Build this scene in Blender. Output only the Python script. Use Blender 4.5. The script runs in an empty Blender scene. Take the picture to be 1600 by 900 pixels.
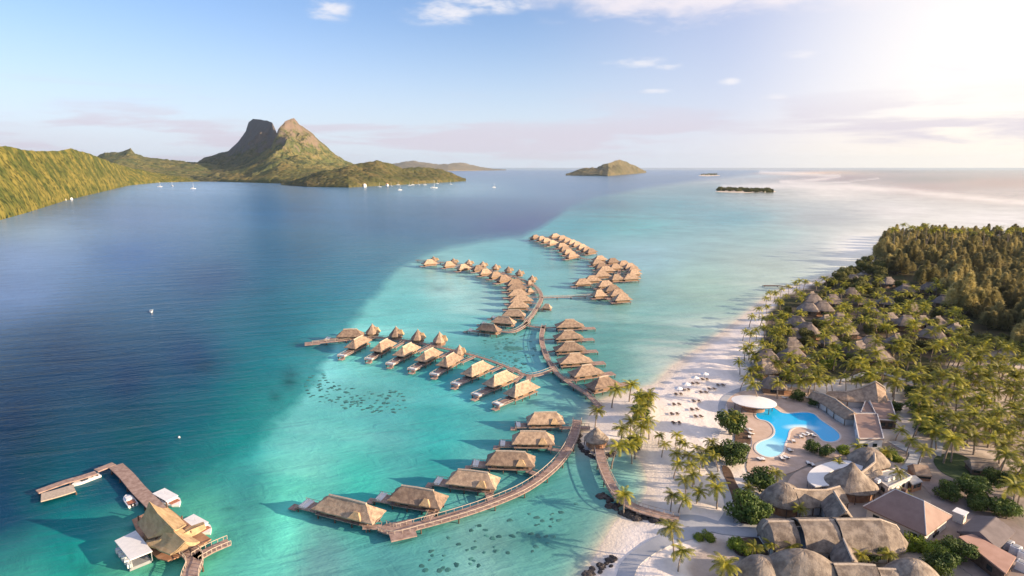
import bpy, math, random
import numpy as np
from mathutils import Vector, Matrix
random.seed(7); rng = np.random.RandomState(7)
R = math.radians
S = bpy.context.scene
COL = S.collection

# ------------------------------------------------------------------ camera
H, FPX, PITCH = 85.0, 900.0, math.atan(188/900)
cam = bpy.data.cameras.new('camera'); cam.lens = FPX/1600*36; cam.sensor_width = 36
cam.clip_start = 1; cam.clip_end = 400000
co = bpy.data.objects.new('camera', cam); COL.objects.link(co)
co.location = (0, 0, H); co.rotation_euler = (R(90)-PITCH, 0, 0)
S.camera = co
S.render.engine = 'CYCLES'
S.cycles.use_denoising = True
S.cycles.max_bounces = 5; S.cycles.diffuse_bounces = 2; S.cycles.glossy_bounces = 2
S.cycles.transmission_bounces = 3; S.cycles.transparent_max_bounces = 6; S.cycles.volume_bounces = 0
S.cycles.caustics_reflective = False; S.cycles.caustics_refractive = False
S.view_settings.view_transform = 'Standard'; S.view_settings.look = 'None'
S.view_settings.exposure = 1.1; S.view_settings.gamma = 1.0
S.view_settings.use_curve_mapping = False
SUN_AZ, SUN_EL = 105.0, 16.0           # azimuth from +Y towards +X

CP, SP = math.cos(PITCH), math.sin(PITCH)
def ray(px, py):
    u = (px-800)/FPX; v = (py-450)/FPX
    return u, CP-v*SP, -(SP+v*CP)
def G(px, py, z=0.0):
    x, y, d = ray(px, py)
    t = (H-z)/max(1e-6, -d)
    return Vector((x*t, y*t, z))
def Gn(px, py):
    u = (px-800)/FPX; v = (py-450)/FPX
    d = np.maximum(SP+v*CP, 1e-6); t = H/d
    return u*t, (CP-v*SP)*t
def topx(x, y, z=0):
    fz = y*CP-(z-H)*SP; dn = -(z-H)*CP-y*SP
    return 800+FPX*x/fz, 450+FPX*dn/fz

# ------------------------------------------------------------------ node helpers
class E:
    """tiny expression wrapper for math nodes"""
    nt = None
    def __init__(s, sock): s.s = sock
    @staticmethod
    def op(o, *a, clamp=False):
        n = E.nt.nodes.new('ShaderNodeMath'); n.operation = o; n.use_clamp = clamp
        for i, q in enumerate(a):
            if isinstance(q, E): E.nt.links.new(q.s, n.inputs[i])
            else: n.inputs[i].default_value = q
        return E(n.outputs[0])
    def __add__(s, o): return E.op('ADD', s, o)
    __radd__ = __add__
    def __sub__(s, o): return E.op('SUBTRACT', s, o)
    def __rsub__(s, o): return E.op('SUBTRACT', o, s)
    def __mul__(s, o): return E.op('MULTIPLY', s, o)
    __rmul__ = __mul__
    def __truediv__(s, o): return E.op('DIVIDE', s, o)
def ramp(e, a, b):      # smooth 0..1
    n = E.nt.nodes.new('ShaderNodeMapRange'); n.interpolation_type = 'SMOOTHSTEP'
    n.inputs[1].default_value = a; n.inputs[2].default_value = b
    E.nt.links.new(e.s, n.inputs[0]); return E(n.outputs[0])
def gauss(e, c, w): 
    d = (e-c)/w
    return E.op('EXPONENT', (d*d)*-1.0)
def noise(vec, scale, detail=4, rough=.55, dist=0):
    n = E.nt.nodes.new('ShaderNodeTexNoise'); n.inputs['Scale'].default_value = scale
    n.inputs['Detail'].default_value = detail; n.inputs['Roughness'].default_value = rough
    n.inputs['Distortion'].default_value = dist
    if vec is not None: E.nt.links.new(vec, n.inputs['Vector'])
    return E(n.outputs[0])
def mixc(f, a, b, mode='MIX'):
    n = E.nt.nodes.new('ShaderNodeMix'); n.data_type = 'RGBA'; n.blend_type = mode
    if isinstance(f, E): E.nt.links.new(f.s, n.inputs[0])
    else: n.inputs[0].default_value = f
    for i, q in ((6, a), (7, b)):
        if isinstance(q, tuple): n.inputs[i].default_value = (*q[:3], 1)
        else: E.nt.links.new(q, n.inputs[i])
    return n.outputs[2]
def comb(x, y, z):
    n = E.nt.nodes.new('ShaderNodeCombineXYZ')
    for i, q in enumerate((x, y, z)):
        if isinstance(q, E): E.nt.links.new(q.s, n.inputs[i])
        else: n.inputs[i].default_value = q
    return n.outputs[0]

# ------------------------------------------------------------------ world
W = bpy.data.worlds.new('World'); S.world = W; W.use_nodes = True
nt = W.node_tree; E.nt = nt
bg = nt.nodes['Background']; bg.inputs[1].default_value = 0.10
sky = nt.nodes.new('ShaderNodeTexSky'); sky.sky_type = 'NISHITA'; sky.sun_disc = False
sky.sun_elevation = R(SUN_EL); sky.sun_rotation = R(SUN_AZ)
sky.altitude = 50; sky.air_density = 1.0; sky.dust_density = 1.6; sky.ozone_density = 1.6
tc = nt.nodes.new('ShaderNodeTexCoord')
sx = nt.nodes.new('ShaderNodeSeparateXYZ'); nt.links.new(tc.outputs['Generated'], sx.inputs[0])
dx, dy, dz = (E(sx.outputs[i]) for i in range(3))
az = E.op('ARCTAN2', dx, dy); el = E.op('ARCSINE', dz)
def azel(px, py):
    x, y, z = ray(px, py); return math.atan2(x, y), math.atan2(z, math.hypot(x, y))
cv = comb(az*1.0, el*3.2, 0.0)
cn = noise(cv, 5.5, 7, .6, .4); cn2 = noise(cv, 16, 6, .62, .2); cnl = noise(comb(az*1.0, el*9.0, 3.0), 3.2, 7, .6, .3)
tint = mixc(1.0, sky.outputs[0], (.70, .83, 1.08), 'MULTIPLY')
# pale sea haze close to the horizon
hz = gauss(el, -0.02, 0.17)
lowmix = mixc(hz*0.8, tint, (4.2, 4.5, 5.2))
# warm glow towards the sun
sd = (math.sin(R(62))*math.cos(R(4)), math.cos(R(62))*math.cos(R(4)), math.sin(R(4)))
dot = dx*sd[0]+dy*sd[1]+dz*sd[2]
glow = ramp(dot, 0.72, 0.97)
lav = mixc(ramp(dot, 0.45, 0.86)*0.6, lowmix, (3.5, 3.4, 4.2))
gl = mixc(glow*0.92, lav, (6.0, 5.5, 4.9))
peach = gauss(el, 0.015, 0.055)*ramp(az, 0.15, 0.65)
gl = mixc(peach*0.65, gl, (5.2, 4.45, 3.7))
# high pink band of cloud at the top right, wisps further left
a0, e0 = azel(1150, 15)
band = ramp(el+(az-0.4)*0.05+(cn-0.5)*0.10+(cn2-0.5)*0.05, 0.205, 0.250)*ramp(az+(cn-.5)*.4, -0.02, 0.16)
c1 = mixc(band*0.8, gl, (4.8, 4.35, 4.45))
def puff(px, py, wx, wy, k=1.0, th=.50):
    a, e = azel(px, py)
    return ramp(gauss(az, a, wx)*gauss(el, e, wy)*k*((cn2-.5)*2.6+0.9), th-.15, th+0.75)
pf = None
for q in [(998, 97, .070, .010), (1045, 103, .03, .007), (1138, 128, .022, .007), (1250, 84, .03, .009), (1026, 142, .030, .006),
          (1485, 108, .045, .018), (515, 12, .042, .030), (690, 18, .08, .026), (760, 8, .10, .018), (1210, 150, .03, .007), (1530,70,.05,.015)]:
    p = puff(*q); pf = p if pf is None else E.op('MAXIMUM', pf, p)
c2 = mixc(pf*0.85, c1, (4.6, 4.45, 4.6))
# flat mauve bank over the horizon
bank = ramp((cnl-0.5)*5.0+gauss(el, 0.050, 0.045)*.75, 0.25, 1.0)*gauss(el, 0.035, 0.060)
bank2 = gauss(az, -0.98, .34)*gauss(el, 0.035, .02)
c3 = mixc(E.op('MINIMUM', bank*0.85+bank2*.65, 0.8), c2, (3.45, 3.1, 3.6))
nt.links.new(c3, bg.inputs[0])

sun = bpy.data.lights.new('sun', 'SUN'); sun.energy = 4.9; sun.angle = R(0.6); sun.color = (1.0, 0.755, 0.50)
so = bpy.data.objects.new('sun', sun); COL.objects.link(so)
sdv = Vector((math.sin(R(SUN_AZ))*math.cos(R(SUN_EL)), math.cos(R(SUN_AZ))*math.cos(R(SUN_EL)), math.sin(R(SUN_EL))))
so.rotation_euler = sdv.to_track_quat('Z', 'Y').to_euler()

# ------------------------------------------------------------------ materials
def lin(c):
    return tuple((v/255/12.92 if v/255 <= .04045 else ((v/255+.055)/1.055)**2.4) for v in c)
def mat(name, c1, c2=None, scale=0.5, rough=.85, bump=0.0, bscale=None, spec=.3, rnd=0.0, trans=0.0, detail=5, coord='pos', bdist=.1, metal=0, stretch=None):
    m = bpy.data.materials.new(name); m.use_nodes = True
    E.nt = m.node_tree; N = m.node_tree.nodes; L = m.node_tree.links
    b = N['Principled BSDF']; b.inputs['Roughness'].default_value = rough
    b.inputs['Specular IOR Level'].default_value = spec; b.inputs['Metallic'].default_value = metal
    if coord == 'pos': vec = N.new('ShaderNodeNewGeometry').outputs['Position']
    else: vec = N.new('ShaderNodeTexCoord').outputs['Object']
    if stretch:
        mp = N.new('ShaderNodeMapping'); mp.inputs['Scale'].default_value = stretch
        L.new(vec, mp.inputs[0]); vec = mp.outputs[0]
    out = None
    if c2 is not None:
        n = noise(vec, scale, detail, .6)
        out = mixc(ramp(n, .32, .68), tuple(c1), tuple(c2))
    if rnd:
        oi = N.new('ShaderNodeObjectInfo')
        k = E(oi.outputs['Random'])*(2*rnd)+(1-rnd)
        src = out if out is not None else tuple(c1)
        out = mixc(1.0, src, comb(k, k, k*0.9+0.1), 'MULTIPLY')
    if out is not None: L.new(out, b.inputs['Base Color'])
    else: b.inputs['Base Color'].default_value = (*c1, 1)
    if bump:
        bn = N.new('ShaderNodeBump'); bn.inputs['Strength'].default_value = bump; bn.inputs['Distance'].default_value = bdist
        L.new(noise(vec, bscale or scale*4, 4, .6).s, bn.inputs['Height']); L.new(bn.outputs[0], b.inputs['Normal'])
    if trans:
        t = N.new('ShaderNodeBsdfTranslucent')
        if out is not None: L.new(out, t.inputs[0])
        else: t.inputs[0].default_value = (*c1, 1)
        ms = N.new('ShaderNodeMixShader'); ms.inputs[0].default_value = trans
        L.new(b.outputs[0], ms.inputs[1]); L.new(t.outputs[0], ms.inputs[2])
        L.new(ms.outputs[0], N['Material Output'].inputs[0])
    return m
M = {}
M['thatch'] = mat('thatch', (.24,.175,.135), (.41,.305,.225), .9, .95, .7, 5, .1, .32, bdist=.15)
M['thatch_grey'] = mat('thatch_grey', (.16,.13,.11), (.35,.295,.245), .5, .95, .7, 3.5, .1, .10, bdist=.18)
M['thatch_gold'] = mat('thatch_gold', (.38,.26,.15), (.52,.375,.225), .6, .95, .6, 5, .1, .05, bdist=.15)
M['thatch_shaded'] = mat('thatch_shaded', (.17,.14,.125), (.27,.225,.20), .5, .95, .7, 3.5, .1, .2, bdist=.18)  # darker thatch, shadow on the grove bungalows put into the colour
M['ridge'] = mat('ridge_thatch', (.40,.33,.27), (.52,.44,.36), 2, .95, .4, 8, .1)
M['wood'] = mat('weathered_wood', (.27,.185,.155), (.42,.31,.27), .8, .85, .3, 6, .2, .1)
M['wood_dark'] = mat('dark_wood', (.09,.06,.045), (.15,.10,.08), 1.2, .8, .2, 6, .2)
M['wood_warm'] = mat('warm_wood', (.33,.17,.10), (.42,.25,.16), 1, .7, .2, 6, .2)
M['wall'] = mat('woven_wall', (.20,.13,.085), (.30,.20,.13), 2, .85, .2, 9)
M['glass'] = mat('dark_glass', (.02,.03,.035), rough=.1, spec=.6)
M['white'] = mat('white_paint', (.78,.78,.78), (.70,.70,.71), 1.0, .5, spec=.4)
M['canvas'] = mat('white_canvas', (.82,.81,.80), (.74,.74,.75), .3, .7, .15, 1.0)
M['sand'] = None
M['leaf_palm'] = mat('palm_leaf', (.11,.14,.012), (.46,.41,.04), .45, .5, 0, None, .4, .3, .42)
M['leaf_dark'] = mat('broad_leaf', (.045,.085,.018), (.12,.17,.035), .45, .6, 0, None, .3, .22, .22)
M['leaf_lime'] = mat('lime_leaf', (.16,.24,.02), (.30,.36,.05), .6, .6, 0, None, .3, .15, .3)
M['leaf_pine'] = mat('casuarina_leaf', (.21,.19,.08), (.54,.46,.21), .06, .8, 0, None, .1, .34, .40)
M['leaf_olive'] = mat('olive_leaf', (.085,.095,.028), (.20,.19,.06), .2, .7, 0, None, .2, .25, .25)
M['bark'] = mat('palm_bark', (.22,.17,.13), (.34,.28,.23), 3, .9, .3, 8)
M['rock'] = mat('dark_rock', (.035,.03,.03), (.10,.085,.08), 1.5, .85, .5, 4, .3, .2)
M['coral'] = mat('coral', (.02,.11,.115), (.06,.20,.185), .6, .6, .2, 3, .3, .3)
M['path'] = mat('path_concrete', (.36,.38,.42), (.43,.445,.48), .3, .8, .1, 4)
M['paving'] = mat('terrace_paving', (.50,.37,.29), (.60,.46,.38), .35, .8, .1, 4)
M['kerb'] = mat('pale_stone', (.62,.56,.52), (.70,.65,.61), 1, .8, .1, 4)
M['soil'] = mat('soil', (.10,.065,.045), (.17,.115,.08), .5, .95, .5, 3)
M['grass'] = mat('lawn', (.045,.075,.03), (.08,.11,.045), .6, .95, .4, 6)
M['roof_brown'] = mat('brown_roof', (.25,.165,.14), (.30,.205,.175), .4, .7, .1, 6)
M['roof_dark'] = mat('dark_roof', (.12,.10,.105), (.16,.135,.14), .5, .6, .1, 6)
M['roof_salmon'] = mat('salmon_roof', (.42,.25,.19), (.50,.31,.24), .4, .7, .1, 6)
M['metal'] = mat('grey_metal', (.27,.28,.30), (.34,.35,.37), .6, .45, spec=.5)
M['plaster'] = mat('plaster', (.62,.58,.54), (.70,.67,.63), .6, .85)
M['red'] = mat('red_deck', (.34,.12,.07), (.42,.18,.11), 1, .7)
M['fabric_blue'] = mat('blue_fabric', (.16,.24,.36), rough=.8)
M['tyre'] = mat('rubber', (.02,.02,.02), rough=.8)

# ------------------------------------------------------------------ mesh builder
class MB:
    def __init__(s): s.v = []; s.f = []
    def add(s, vs, fs):
        o = len(s.v); s.v += [tuple(p) for p in vs]; s.f += [tuple(i+o for i in f) for f in fs]; return s
    def box(s, c, d, rz=0, top=1.0):
        cx, cy, cz = c; hx, hy, hz = d[0]/2, d[1]/2, d[2]/2; cs, sn = math.cos(rz), math.sin(rz); vs = []
        for z, k in ((-hz, 1), (hz, top)):
            for a, b in ((-1,-1),(1,-1),(1,1),(-1,1)):
                x, y = a*hx*k, b*hy*k; vs.append((cx+x*cs-y*sn, cy+x*sn+y*cs, cz+z))
        return s.add(vs, [(3,2,1,0),(4,5,6,7),(0,1,5,4),(1,2,6,5),(2,3,7,6),(3,0,4,7)])
    def cyl(s, p0, p1, r0, r1=None, n=8, cap=True):
        p0, p1 = Vector(p0), Vector(p1); r1 = r0 if r1 is None else r1
        a = (p1-p0).normalized(); b = a.cross(Vector((0,0,1)) if abs(a.z) < .9 else Vector((1,0,0))).normalized(); c = a.cross(b)
        vs = [p0+(b*math.cos(t)+c*math.sin(t))*r0 for t in [2*math.pi*i/n for i in range(n)]]
        vs += [p1+(b*math.cos(t)+c*math.sin(t))*r1 for t in [2*math.pi*i/n for i in range(n)]]
        fs = [(i, (i+1)%n, n+(i+1)%n, n+i) for i in range(n)]
        if cap: fs += [tuple(range(n))[::-1], tuple(range(n, 2*n))]
        return s.add(vs, fs)
    def tube(s, pts, rs, n=7):
        pts = [Vector(p) for p in pts]; vs = []; fs = []
        for i, p in enumerate(pts):
            a = (pts[min(i+1, len(pts)-1)]-pts[max(i-1, 0)]).normalized()
            b = a.cross(Vector((0.13,0.98,0.1))).normalized(); c = a.cross(b)
            vs += [p+(b*math.cos(t)+c*math.sin(t))*rs[i] for t in [2*math.pi*k/n for k in range(n)]]
        for i in range(len(pts)-1):
            for k in range(n): fs.append((i*n+k, i*n+(k+1)%n, (i+1)*n+(k+1)%n, (i+1)*n+k))
        fs += [tuple(range(n))[::-1], tuple(range((len(pts)-1)*n, len(pts)*n))]
        return s.add(vs, fs)
    def rings(s, loops, cap0=True, cap1=True):
        n = len(loops[0]); vs = [p for l in loops for p in l]; fs = []
        for i in range(len(loops)-1):
            for k in range(n): fs.append((i*n+k, i*n+(k+1)%n, (i+1)*n+(k+1)%n, (i+1)*n+k))
        if cap0: fs.append(tuple(range(n))[::-1])
        if cap1: fs.append(tuple(range((len(loops)-1)*n, len(loops)*n)))
        return s.add(vs, fs)
    def prism(s, poly, z0, z1):
        a = sum(poly[i][0]*poly[(i+1)%len(poly)][1]-poly[(i+1)%len(poly)][0]*poly[i][1] for i in range(len(poly)))
        if a < 0: poly = poly[::-1]
        return s.rings([[(p[0], p[1], z0) for p in poly], [(p[0], p[1], z1) for p in poly]])
    def build(s, name, m, parent=None, smooth=False):
        me = bpy.data.meshes.new(name); me.from_pydata(s.v, [], s.f)
        if m is not None: me.materials.append(m)
        if smooth: me.polygons.foreach_set('use_smooth', [True]*len(me.polygons))
        me.update()
        o = bpy.data.objects.new(name, me); COL.objects.link(o)
        if parent: o.parent = parent
        return o
LABELS = {}
def tag(o, label, cat, group=None, kind=None):
    o['label'] = label; o['category'] = cat
    if group: o['group'] = group
    if kind: o['kind'] = kind
    LABELS.setdefault(label, []).append(o.name); 
    return o
def struct(o, label=None):
    o['kind'] = 'structure'
    if label: o['label'] = label; o['category'] = o.name.split('.')[0].replace('_', ' ')
    return o
def empty(name, loc, rz=0, label=None, cat=None, group=None):
    o = bpy.data.objects.new(name, None); COL.objects.link(o); o.location = loc; o.rotation_euler = (0, 0, rz)
    if label: tag(o, label, cat, group)
    return o
KIDS = {}
def copy_tree(o, parent=None):
    c = o.copy(); COL.objects.link(c); c.parent = parent
    for ch in KIDS.get(o.name, None) or KIDS.setdefault(o.name, list(o.children)): copy_tree(ch, c)
    return c
USED = set()
def inst(proto, loc, rz, sc, label, cat, group):
    if proto.name not in USED: USED.add(proto.name); o = proto; KIDS.setdefault(proto.name, list(proto.children))
    else: o = copy_tree(proto)
    o.location = loc; o.rotation_euler = (0, 0, rz); o.scale = sc if isinstance(sc, (tuple, list)) else (sc, sc, sc)
    return tag(o, label, cat, group)
ONES = 'first second third fourth fifth sixth seventh eighth ninth tenth eleventh twelfth thirteenth fourteenth fifteenth sixteenth seventeenth eighteenth nineteenth'.split()
TENS = {2:'twenty',3:'thirty',4:'forty',5:'fifty',6:'sixty',7:'seventy',8:'eighty',9:'ninety'}
def nth(i):       # 1-based
    if i >= 100: return 'hundredth' if i == 100 else ('two hundredth' if i == 200 else ('hundred-and-' if i < 200 else 'two-hundred-and-')+nth(i % 100))
    if i < 20: return ONES[i-1]
    t, u = divmod(i, 10)
    return (TENS[t][:-1]+'ieth') if u == 0 else TENS[t]+'-'+ONES[u-1]

# value noise on arrays
def vnoise(x, y, seed=0):
    xi = np.floor(x).astype(np.int64); yi = np.floor(y).astype(np.int64); fx = x-xi; fy = y-yi
    fx = fx*fx*(3-2*fx); fy = fy*fy*(3-2*fy)
    def h(a, b):
        n = (a*374761393+b*668265263+seed*974634777) & 0x7fffffff
        n = ((n ^ (n >> 13))*1274126177) & 0x7fffffff
        return ((n ^ (n >> 16)) & 0xffff)/65535.0
    return (h(xi,yi)*(1-fx)+h(xi+1,yi)*fx)*(1-fy)+(h(xi,yi+1)*(1-fx)+h(xi+1,yi+1)*fx)*fy
def fbm(x, y, oct=5, seed=0, ridged=False, gain=.5):
    s = 0; a = 1; t = 0
    for o in range(oct):
        n = vnoise(x*2**o, y*2**o, seed+o)
        if ridged: n = 1-abs(2*n-1)
        s = s+a*n; t += a; a *= gain
    return s/t
def grid_mesh(name, X, Y, Z, m, cols=None, smooth=True):
    r, c = X.shape; me = bpy.data.meshes.new(name)
    idx = np.arange(r*c).reshape(r, c)
    a = idx[:-1,:-1].ravel(); b = idx[:-1,1:].ravel(); d = idx[1:,1:].ravel(); e = idx[1:,:-1].ravel()
    F = np.stack([a, b, d, e], 1)
    me.vertices.add(r*c); me.vertices.foreach_set('co', np.stack([X, Y, Z], -1).astype(np.float32).ravel())
    me.loops.add(F.size); me.loops.foreach_set('vertex_index', F.ravel().astype(np.int32))
    me.polygons.add(len(F)); me.polygons.foreach_set('loop_start', np.arange(0, F.size, 4, dtype=np.int32))
    if smooth: me.polygons.foreach_set('use_smooth', np.ones(len(F), dtype=bool))
    me.update(calc_edges=True)
    me.materials.append(m)
    if cols is not None:
        at = me.color_attributes.new('wcol', 'FLOAT_COLOR', 'POINT')
        cc = np.concatenate([cols.reshape(-1, 3), np.ones((r*c, 1))], 1).astype(np.float32)
        at.data.foreach_set('color', cc.ravel())
    o = bpy.data.objects.new(name, me); COL.objects.link(o); return o
def attr_col():
    n = E.nt.nodes.new('ShaderNodeAttribute'); n.attribute_name = 'wcol'; return n.outputs['Color']

# ------------------------------------------------------------------ shoreline
SHORE_PX = [(860,1000),(890,940),(913,898),(930,868),(948,838),(962,812),(988,799),(1008,780),(1013,752),(1004,722),(985,704),(966,701),(948,706),(930,713),
 (912,702),(904,685),(911,668),(921,650),(929,632),(944,622),(962,617),(985,612),(1008,604),(1026,600),(1038,584),(1055,568),(1085,548),(1120,524),(1148,504),(1172,484),(1194,466),
 (1212,455),(1232,448),(1262,441),(1300,428),(1340,418),(1358,410),(1366,398),(1374,383),(1395,372),(1470,368),(1600,365),(1800,364),(2400,364),(3000,1000)]
SH = np.array([G(*p)[:2] for p in SHORE_PX])
def smooth_closed(P, k=3):
    for _ in range(k):
        Q = []
        for i in range(len(P)):
            a, b = P[i], P[(i+1) % len(P)]; Q += [a*.75+b*.25, a*.25+b*.75]
        P = np.array(Q)
    return P
SHS = smooth_closed(SH, 2)
def sdist(px, py, P=SHS, closed=True):
    """signed distance to a polygon, positive inside"""
    px = np.asarray(px, float); py = np.asarray(py, float); sh = px.shape; px = px.ravel(); py = py.ravel()
    d = np.full(px.shape, 1e18); ins = np.zeros(px.shape, bool); n = len(P)
    for i in range(n if closed else n-1):
        ax, ay = P[i]; bx, by = P[(i+1) % n]; vx, vy = bx-ax, by-ay; L = vx*vx+vy*vy+1e-12
        t = np.clip(((px-ax)*vx+(py-ay)*vy)/L, 0, 1); d = np.minimum(d, (px-ax-t*vx)**2+(py-ay-t*vy)**2)
        if closed: 
            c = (ay > py) != (by > py)
            xx = ax+(py-ay)/(by-ay if by != ay else 1e-9)*vx
            ins ^= c & (px < xx)
    d = np.sqrt(d)
    return (np.where(ins, d, -d) if closed else d).reshape(sh)
def sstep(a, b, x): t = np.clip((x-a)/(b-a), 0, 1); return t*t*(3-2*t)
def zland(x, y):
    d = sdist(x, y); return np.where(d > 0, 1.3*sstep(0, 16, d)+.02, np.maximum(d*.12, -2.0))
def zl(p): return float(zland(np.array([p[0]]), np.array([p[1]]))[0])

# ------------------------------------------------------------------ water
def idw(ctrl, px, py, pw=2.8, sy=1.9):
    C = np.array([lin(c[2]) for c in ctrl]); P = np.array([c[:2] for c in ctrl], float)
    out = np.zeros(px.shape+(3,)); ws = np.zeros(px.shape)
    yy = np.log(np.maximum(py-256, 1))*330; Py = np.log(P[:,1]-256)*330
    for i in range(len(P)):
        w = 1/((px-P[i,0])**2+(yy-Py[i])**2+1800)**(pw/2); ws += w; out += w[..., None]*C[i]
    return out/ws[..., None]
DEEP = [(20,450,(100.8,132.1,181.3)),(100,560,(2.6,27.2,64.2)),(30,660,(2.6,2.6,50.3)),(200,600,(2.6,9.5,66.4)),(60,720,(2.6,58.2,68.7)),(300,560,(2.6,21.4,77.8)),(400,500,(2.6,87.6,108)),(450,560,(2.6,114,124.6)),(520,490,(2.6,116.8,131)),(400,640,(2.6,107.5,109.8)),(300,680,(2.6,81.8,96.7)),(200,700,(2.6,81.9,78.3)),(300,740,(2.6,106.5,111.7)),(30,400,(119.2,153.4,203.5)),(200,340,(73.9,102.9,148.7)),(60,365,(137,171.3,206.2)),(200,400,(31.5,81.2,143.7)),(450,330,(2.6,86.7,136.5)),(450,400,(2.6,81.6,117.4)),(600,350,(2.6,75.5,114.8)),(600,400,(47.7,107.5,131)),(750,330,(2.6,63.8,105)),(820,350,(2.6,29.4,99.1)),(550,440,(16.7,110.3,133.7)),(700,295,(103.3,144.6,164.5)),(900,290,(2.6,85.4,133)),(1000,280,(2.6,76.4,117.9)),(100,790,(2.6,99.7,112.6)),(10,850,(2.6,2.6,77.6)),(200,770,(2.6,2.6,91.4)),(330,440,(2.6,46.9,95.8)),(300,290,(109.4,146.7,185.5)),(380,720,(2.6,126.1,124.6)),(60,590,(2.6,40.9,72)),(-300,600,(2.6,14.1,43)),(-300,400,(92.9,129.9,178.6)),(480,650,(16.7,144.6,135.6)),(1000,267,(2.6,82.6,137.6)),(500,267,(2.6,53.1,155.7))]
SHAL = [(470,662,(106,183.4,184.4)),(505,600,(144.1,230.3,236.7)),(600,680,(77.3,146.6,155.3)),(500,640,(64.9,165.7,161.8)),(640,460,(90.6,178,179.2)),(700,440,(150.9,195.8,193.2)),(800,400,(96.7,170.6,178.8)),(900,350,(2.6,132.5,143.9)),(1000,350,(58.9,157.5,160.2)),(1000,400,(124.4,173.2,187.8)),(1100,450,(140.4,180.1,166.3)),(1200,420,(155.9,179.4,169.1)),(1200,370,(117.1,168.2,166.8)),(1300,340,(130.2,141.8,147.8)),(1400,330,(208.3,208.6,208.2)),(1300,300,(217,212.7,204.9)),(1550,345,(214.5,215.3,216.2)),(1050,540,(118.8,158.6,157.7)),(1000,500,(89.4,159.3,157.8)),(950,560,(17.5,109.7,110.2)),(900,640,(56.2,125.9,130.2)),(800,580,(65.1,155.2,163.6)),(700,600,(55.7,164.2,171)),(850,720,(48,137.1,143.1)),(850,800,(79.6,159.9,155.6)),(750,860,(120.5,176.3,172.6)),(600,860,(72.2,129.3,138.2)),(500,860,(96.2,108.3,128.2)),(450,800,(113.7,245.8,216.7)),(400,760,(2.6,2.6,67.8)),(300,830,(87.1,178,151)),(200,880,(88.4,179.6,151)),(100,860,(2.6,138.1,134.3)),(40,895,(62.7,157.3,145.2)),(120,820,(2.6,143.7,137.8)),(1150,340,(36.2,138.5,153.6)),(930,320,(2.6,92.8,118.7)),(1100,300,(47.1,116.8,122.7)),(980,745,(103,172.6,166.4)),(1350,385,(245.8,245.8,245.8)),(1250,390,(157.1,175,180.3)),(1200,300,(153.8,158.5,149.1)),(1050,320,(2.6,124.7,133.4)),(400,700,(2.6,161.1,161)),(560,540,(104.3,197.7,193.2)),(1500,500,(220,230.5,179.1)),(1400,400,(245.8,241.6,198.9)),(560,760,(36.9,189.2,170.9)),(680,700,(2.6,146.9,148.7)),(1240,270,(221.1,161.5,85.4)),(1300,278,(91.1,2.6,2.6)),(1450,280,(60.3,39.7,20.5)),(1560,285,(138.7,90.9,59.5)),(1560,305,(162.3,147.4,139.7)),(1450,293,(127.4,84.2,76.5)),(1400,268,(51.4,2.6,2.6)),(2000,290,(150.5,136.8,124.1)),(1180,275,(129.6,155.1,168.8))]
WATER_K = 1.0
EDGE_PX = [(3000,264),(1330,264),(1180,272),(1080,283),(1000,296),(930,308),(893,322),(874,337),(850,353),(815,370),(760,376),(700,386),(655,399),(618,428),(592,455),(560,492),(528,530),(500,572),(476,612),
 (455,640),(425,668),(385,706),(340,745),(270,790),(180,810),(90,835),(0,870),(-200,930),(-600,1000),(-2500,1000),(-2500,264)]
xs = np.concatenate([np.linspace(-2600,-200,30)[:-1], np.arange(-200, 1800, 4.0), np.linspace(1800, 4200, 30)])
ys = np.concatenate([262.0+np.array([.06,.15,.3,.6,1,1.5,2,2.6,3.3,4,5,6,7,8,9]), np.arange(272.5, 420, 1.5), np.arange(420, 960, 3.0), np.array([1000,1060,1150,1300,1600,2200])])
PX, PY = np.meshgrid(xs, ys)
WX, WY = Gn(PX, PY)
wx2 = PX+(fbm(PX/60, PY/25, 4, 3)-.5)*26+(fbm(PX/13, PY/7, 3, 13)-.5)*np.interp(PY, [300, 450, 600], [2, 8, 14]); wy2 = PY+(fbm(PX/60+9, PY/25, 4, 8)-.5)*np.clip((PY-262)*.05, 0, 14)
P2 = np.array(EDGE_PX, float)
sd = sdist(wx2, wy2, P2)                  # + = deep side, in photograph units
soft = np.interp(PY, [262, 330, 400, 500, 600, 700, 800, 900], [3, 4, 5, 8, 8, 15, 42, 65])
deepw = np.interp(PY, [262, 330, 400, 500, 600, 700, 800, 900], [4, 6, 30, 70, 90, 110, 110, 110])
fdeep = np.where(sd < 0, .5*sstep(-1, 0, sd/soft)*1.0, .5+.5*sstep(0, 1, sd/deepw)*.0+.5*(.62*sstep(0, 1, sd/soft)+.38*sstep(0, 1, sd/deepw)))
cd = idw(DEEP, wx2, wy2); cs = idw(SHAL, wx2, wy2)
wc = cs*(1-fdeep[..., None])+cd*fdeep[..., None]
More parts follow.
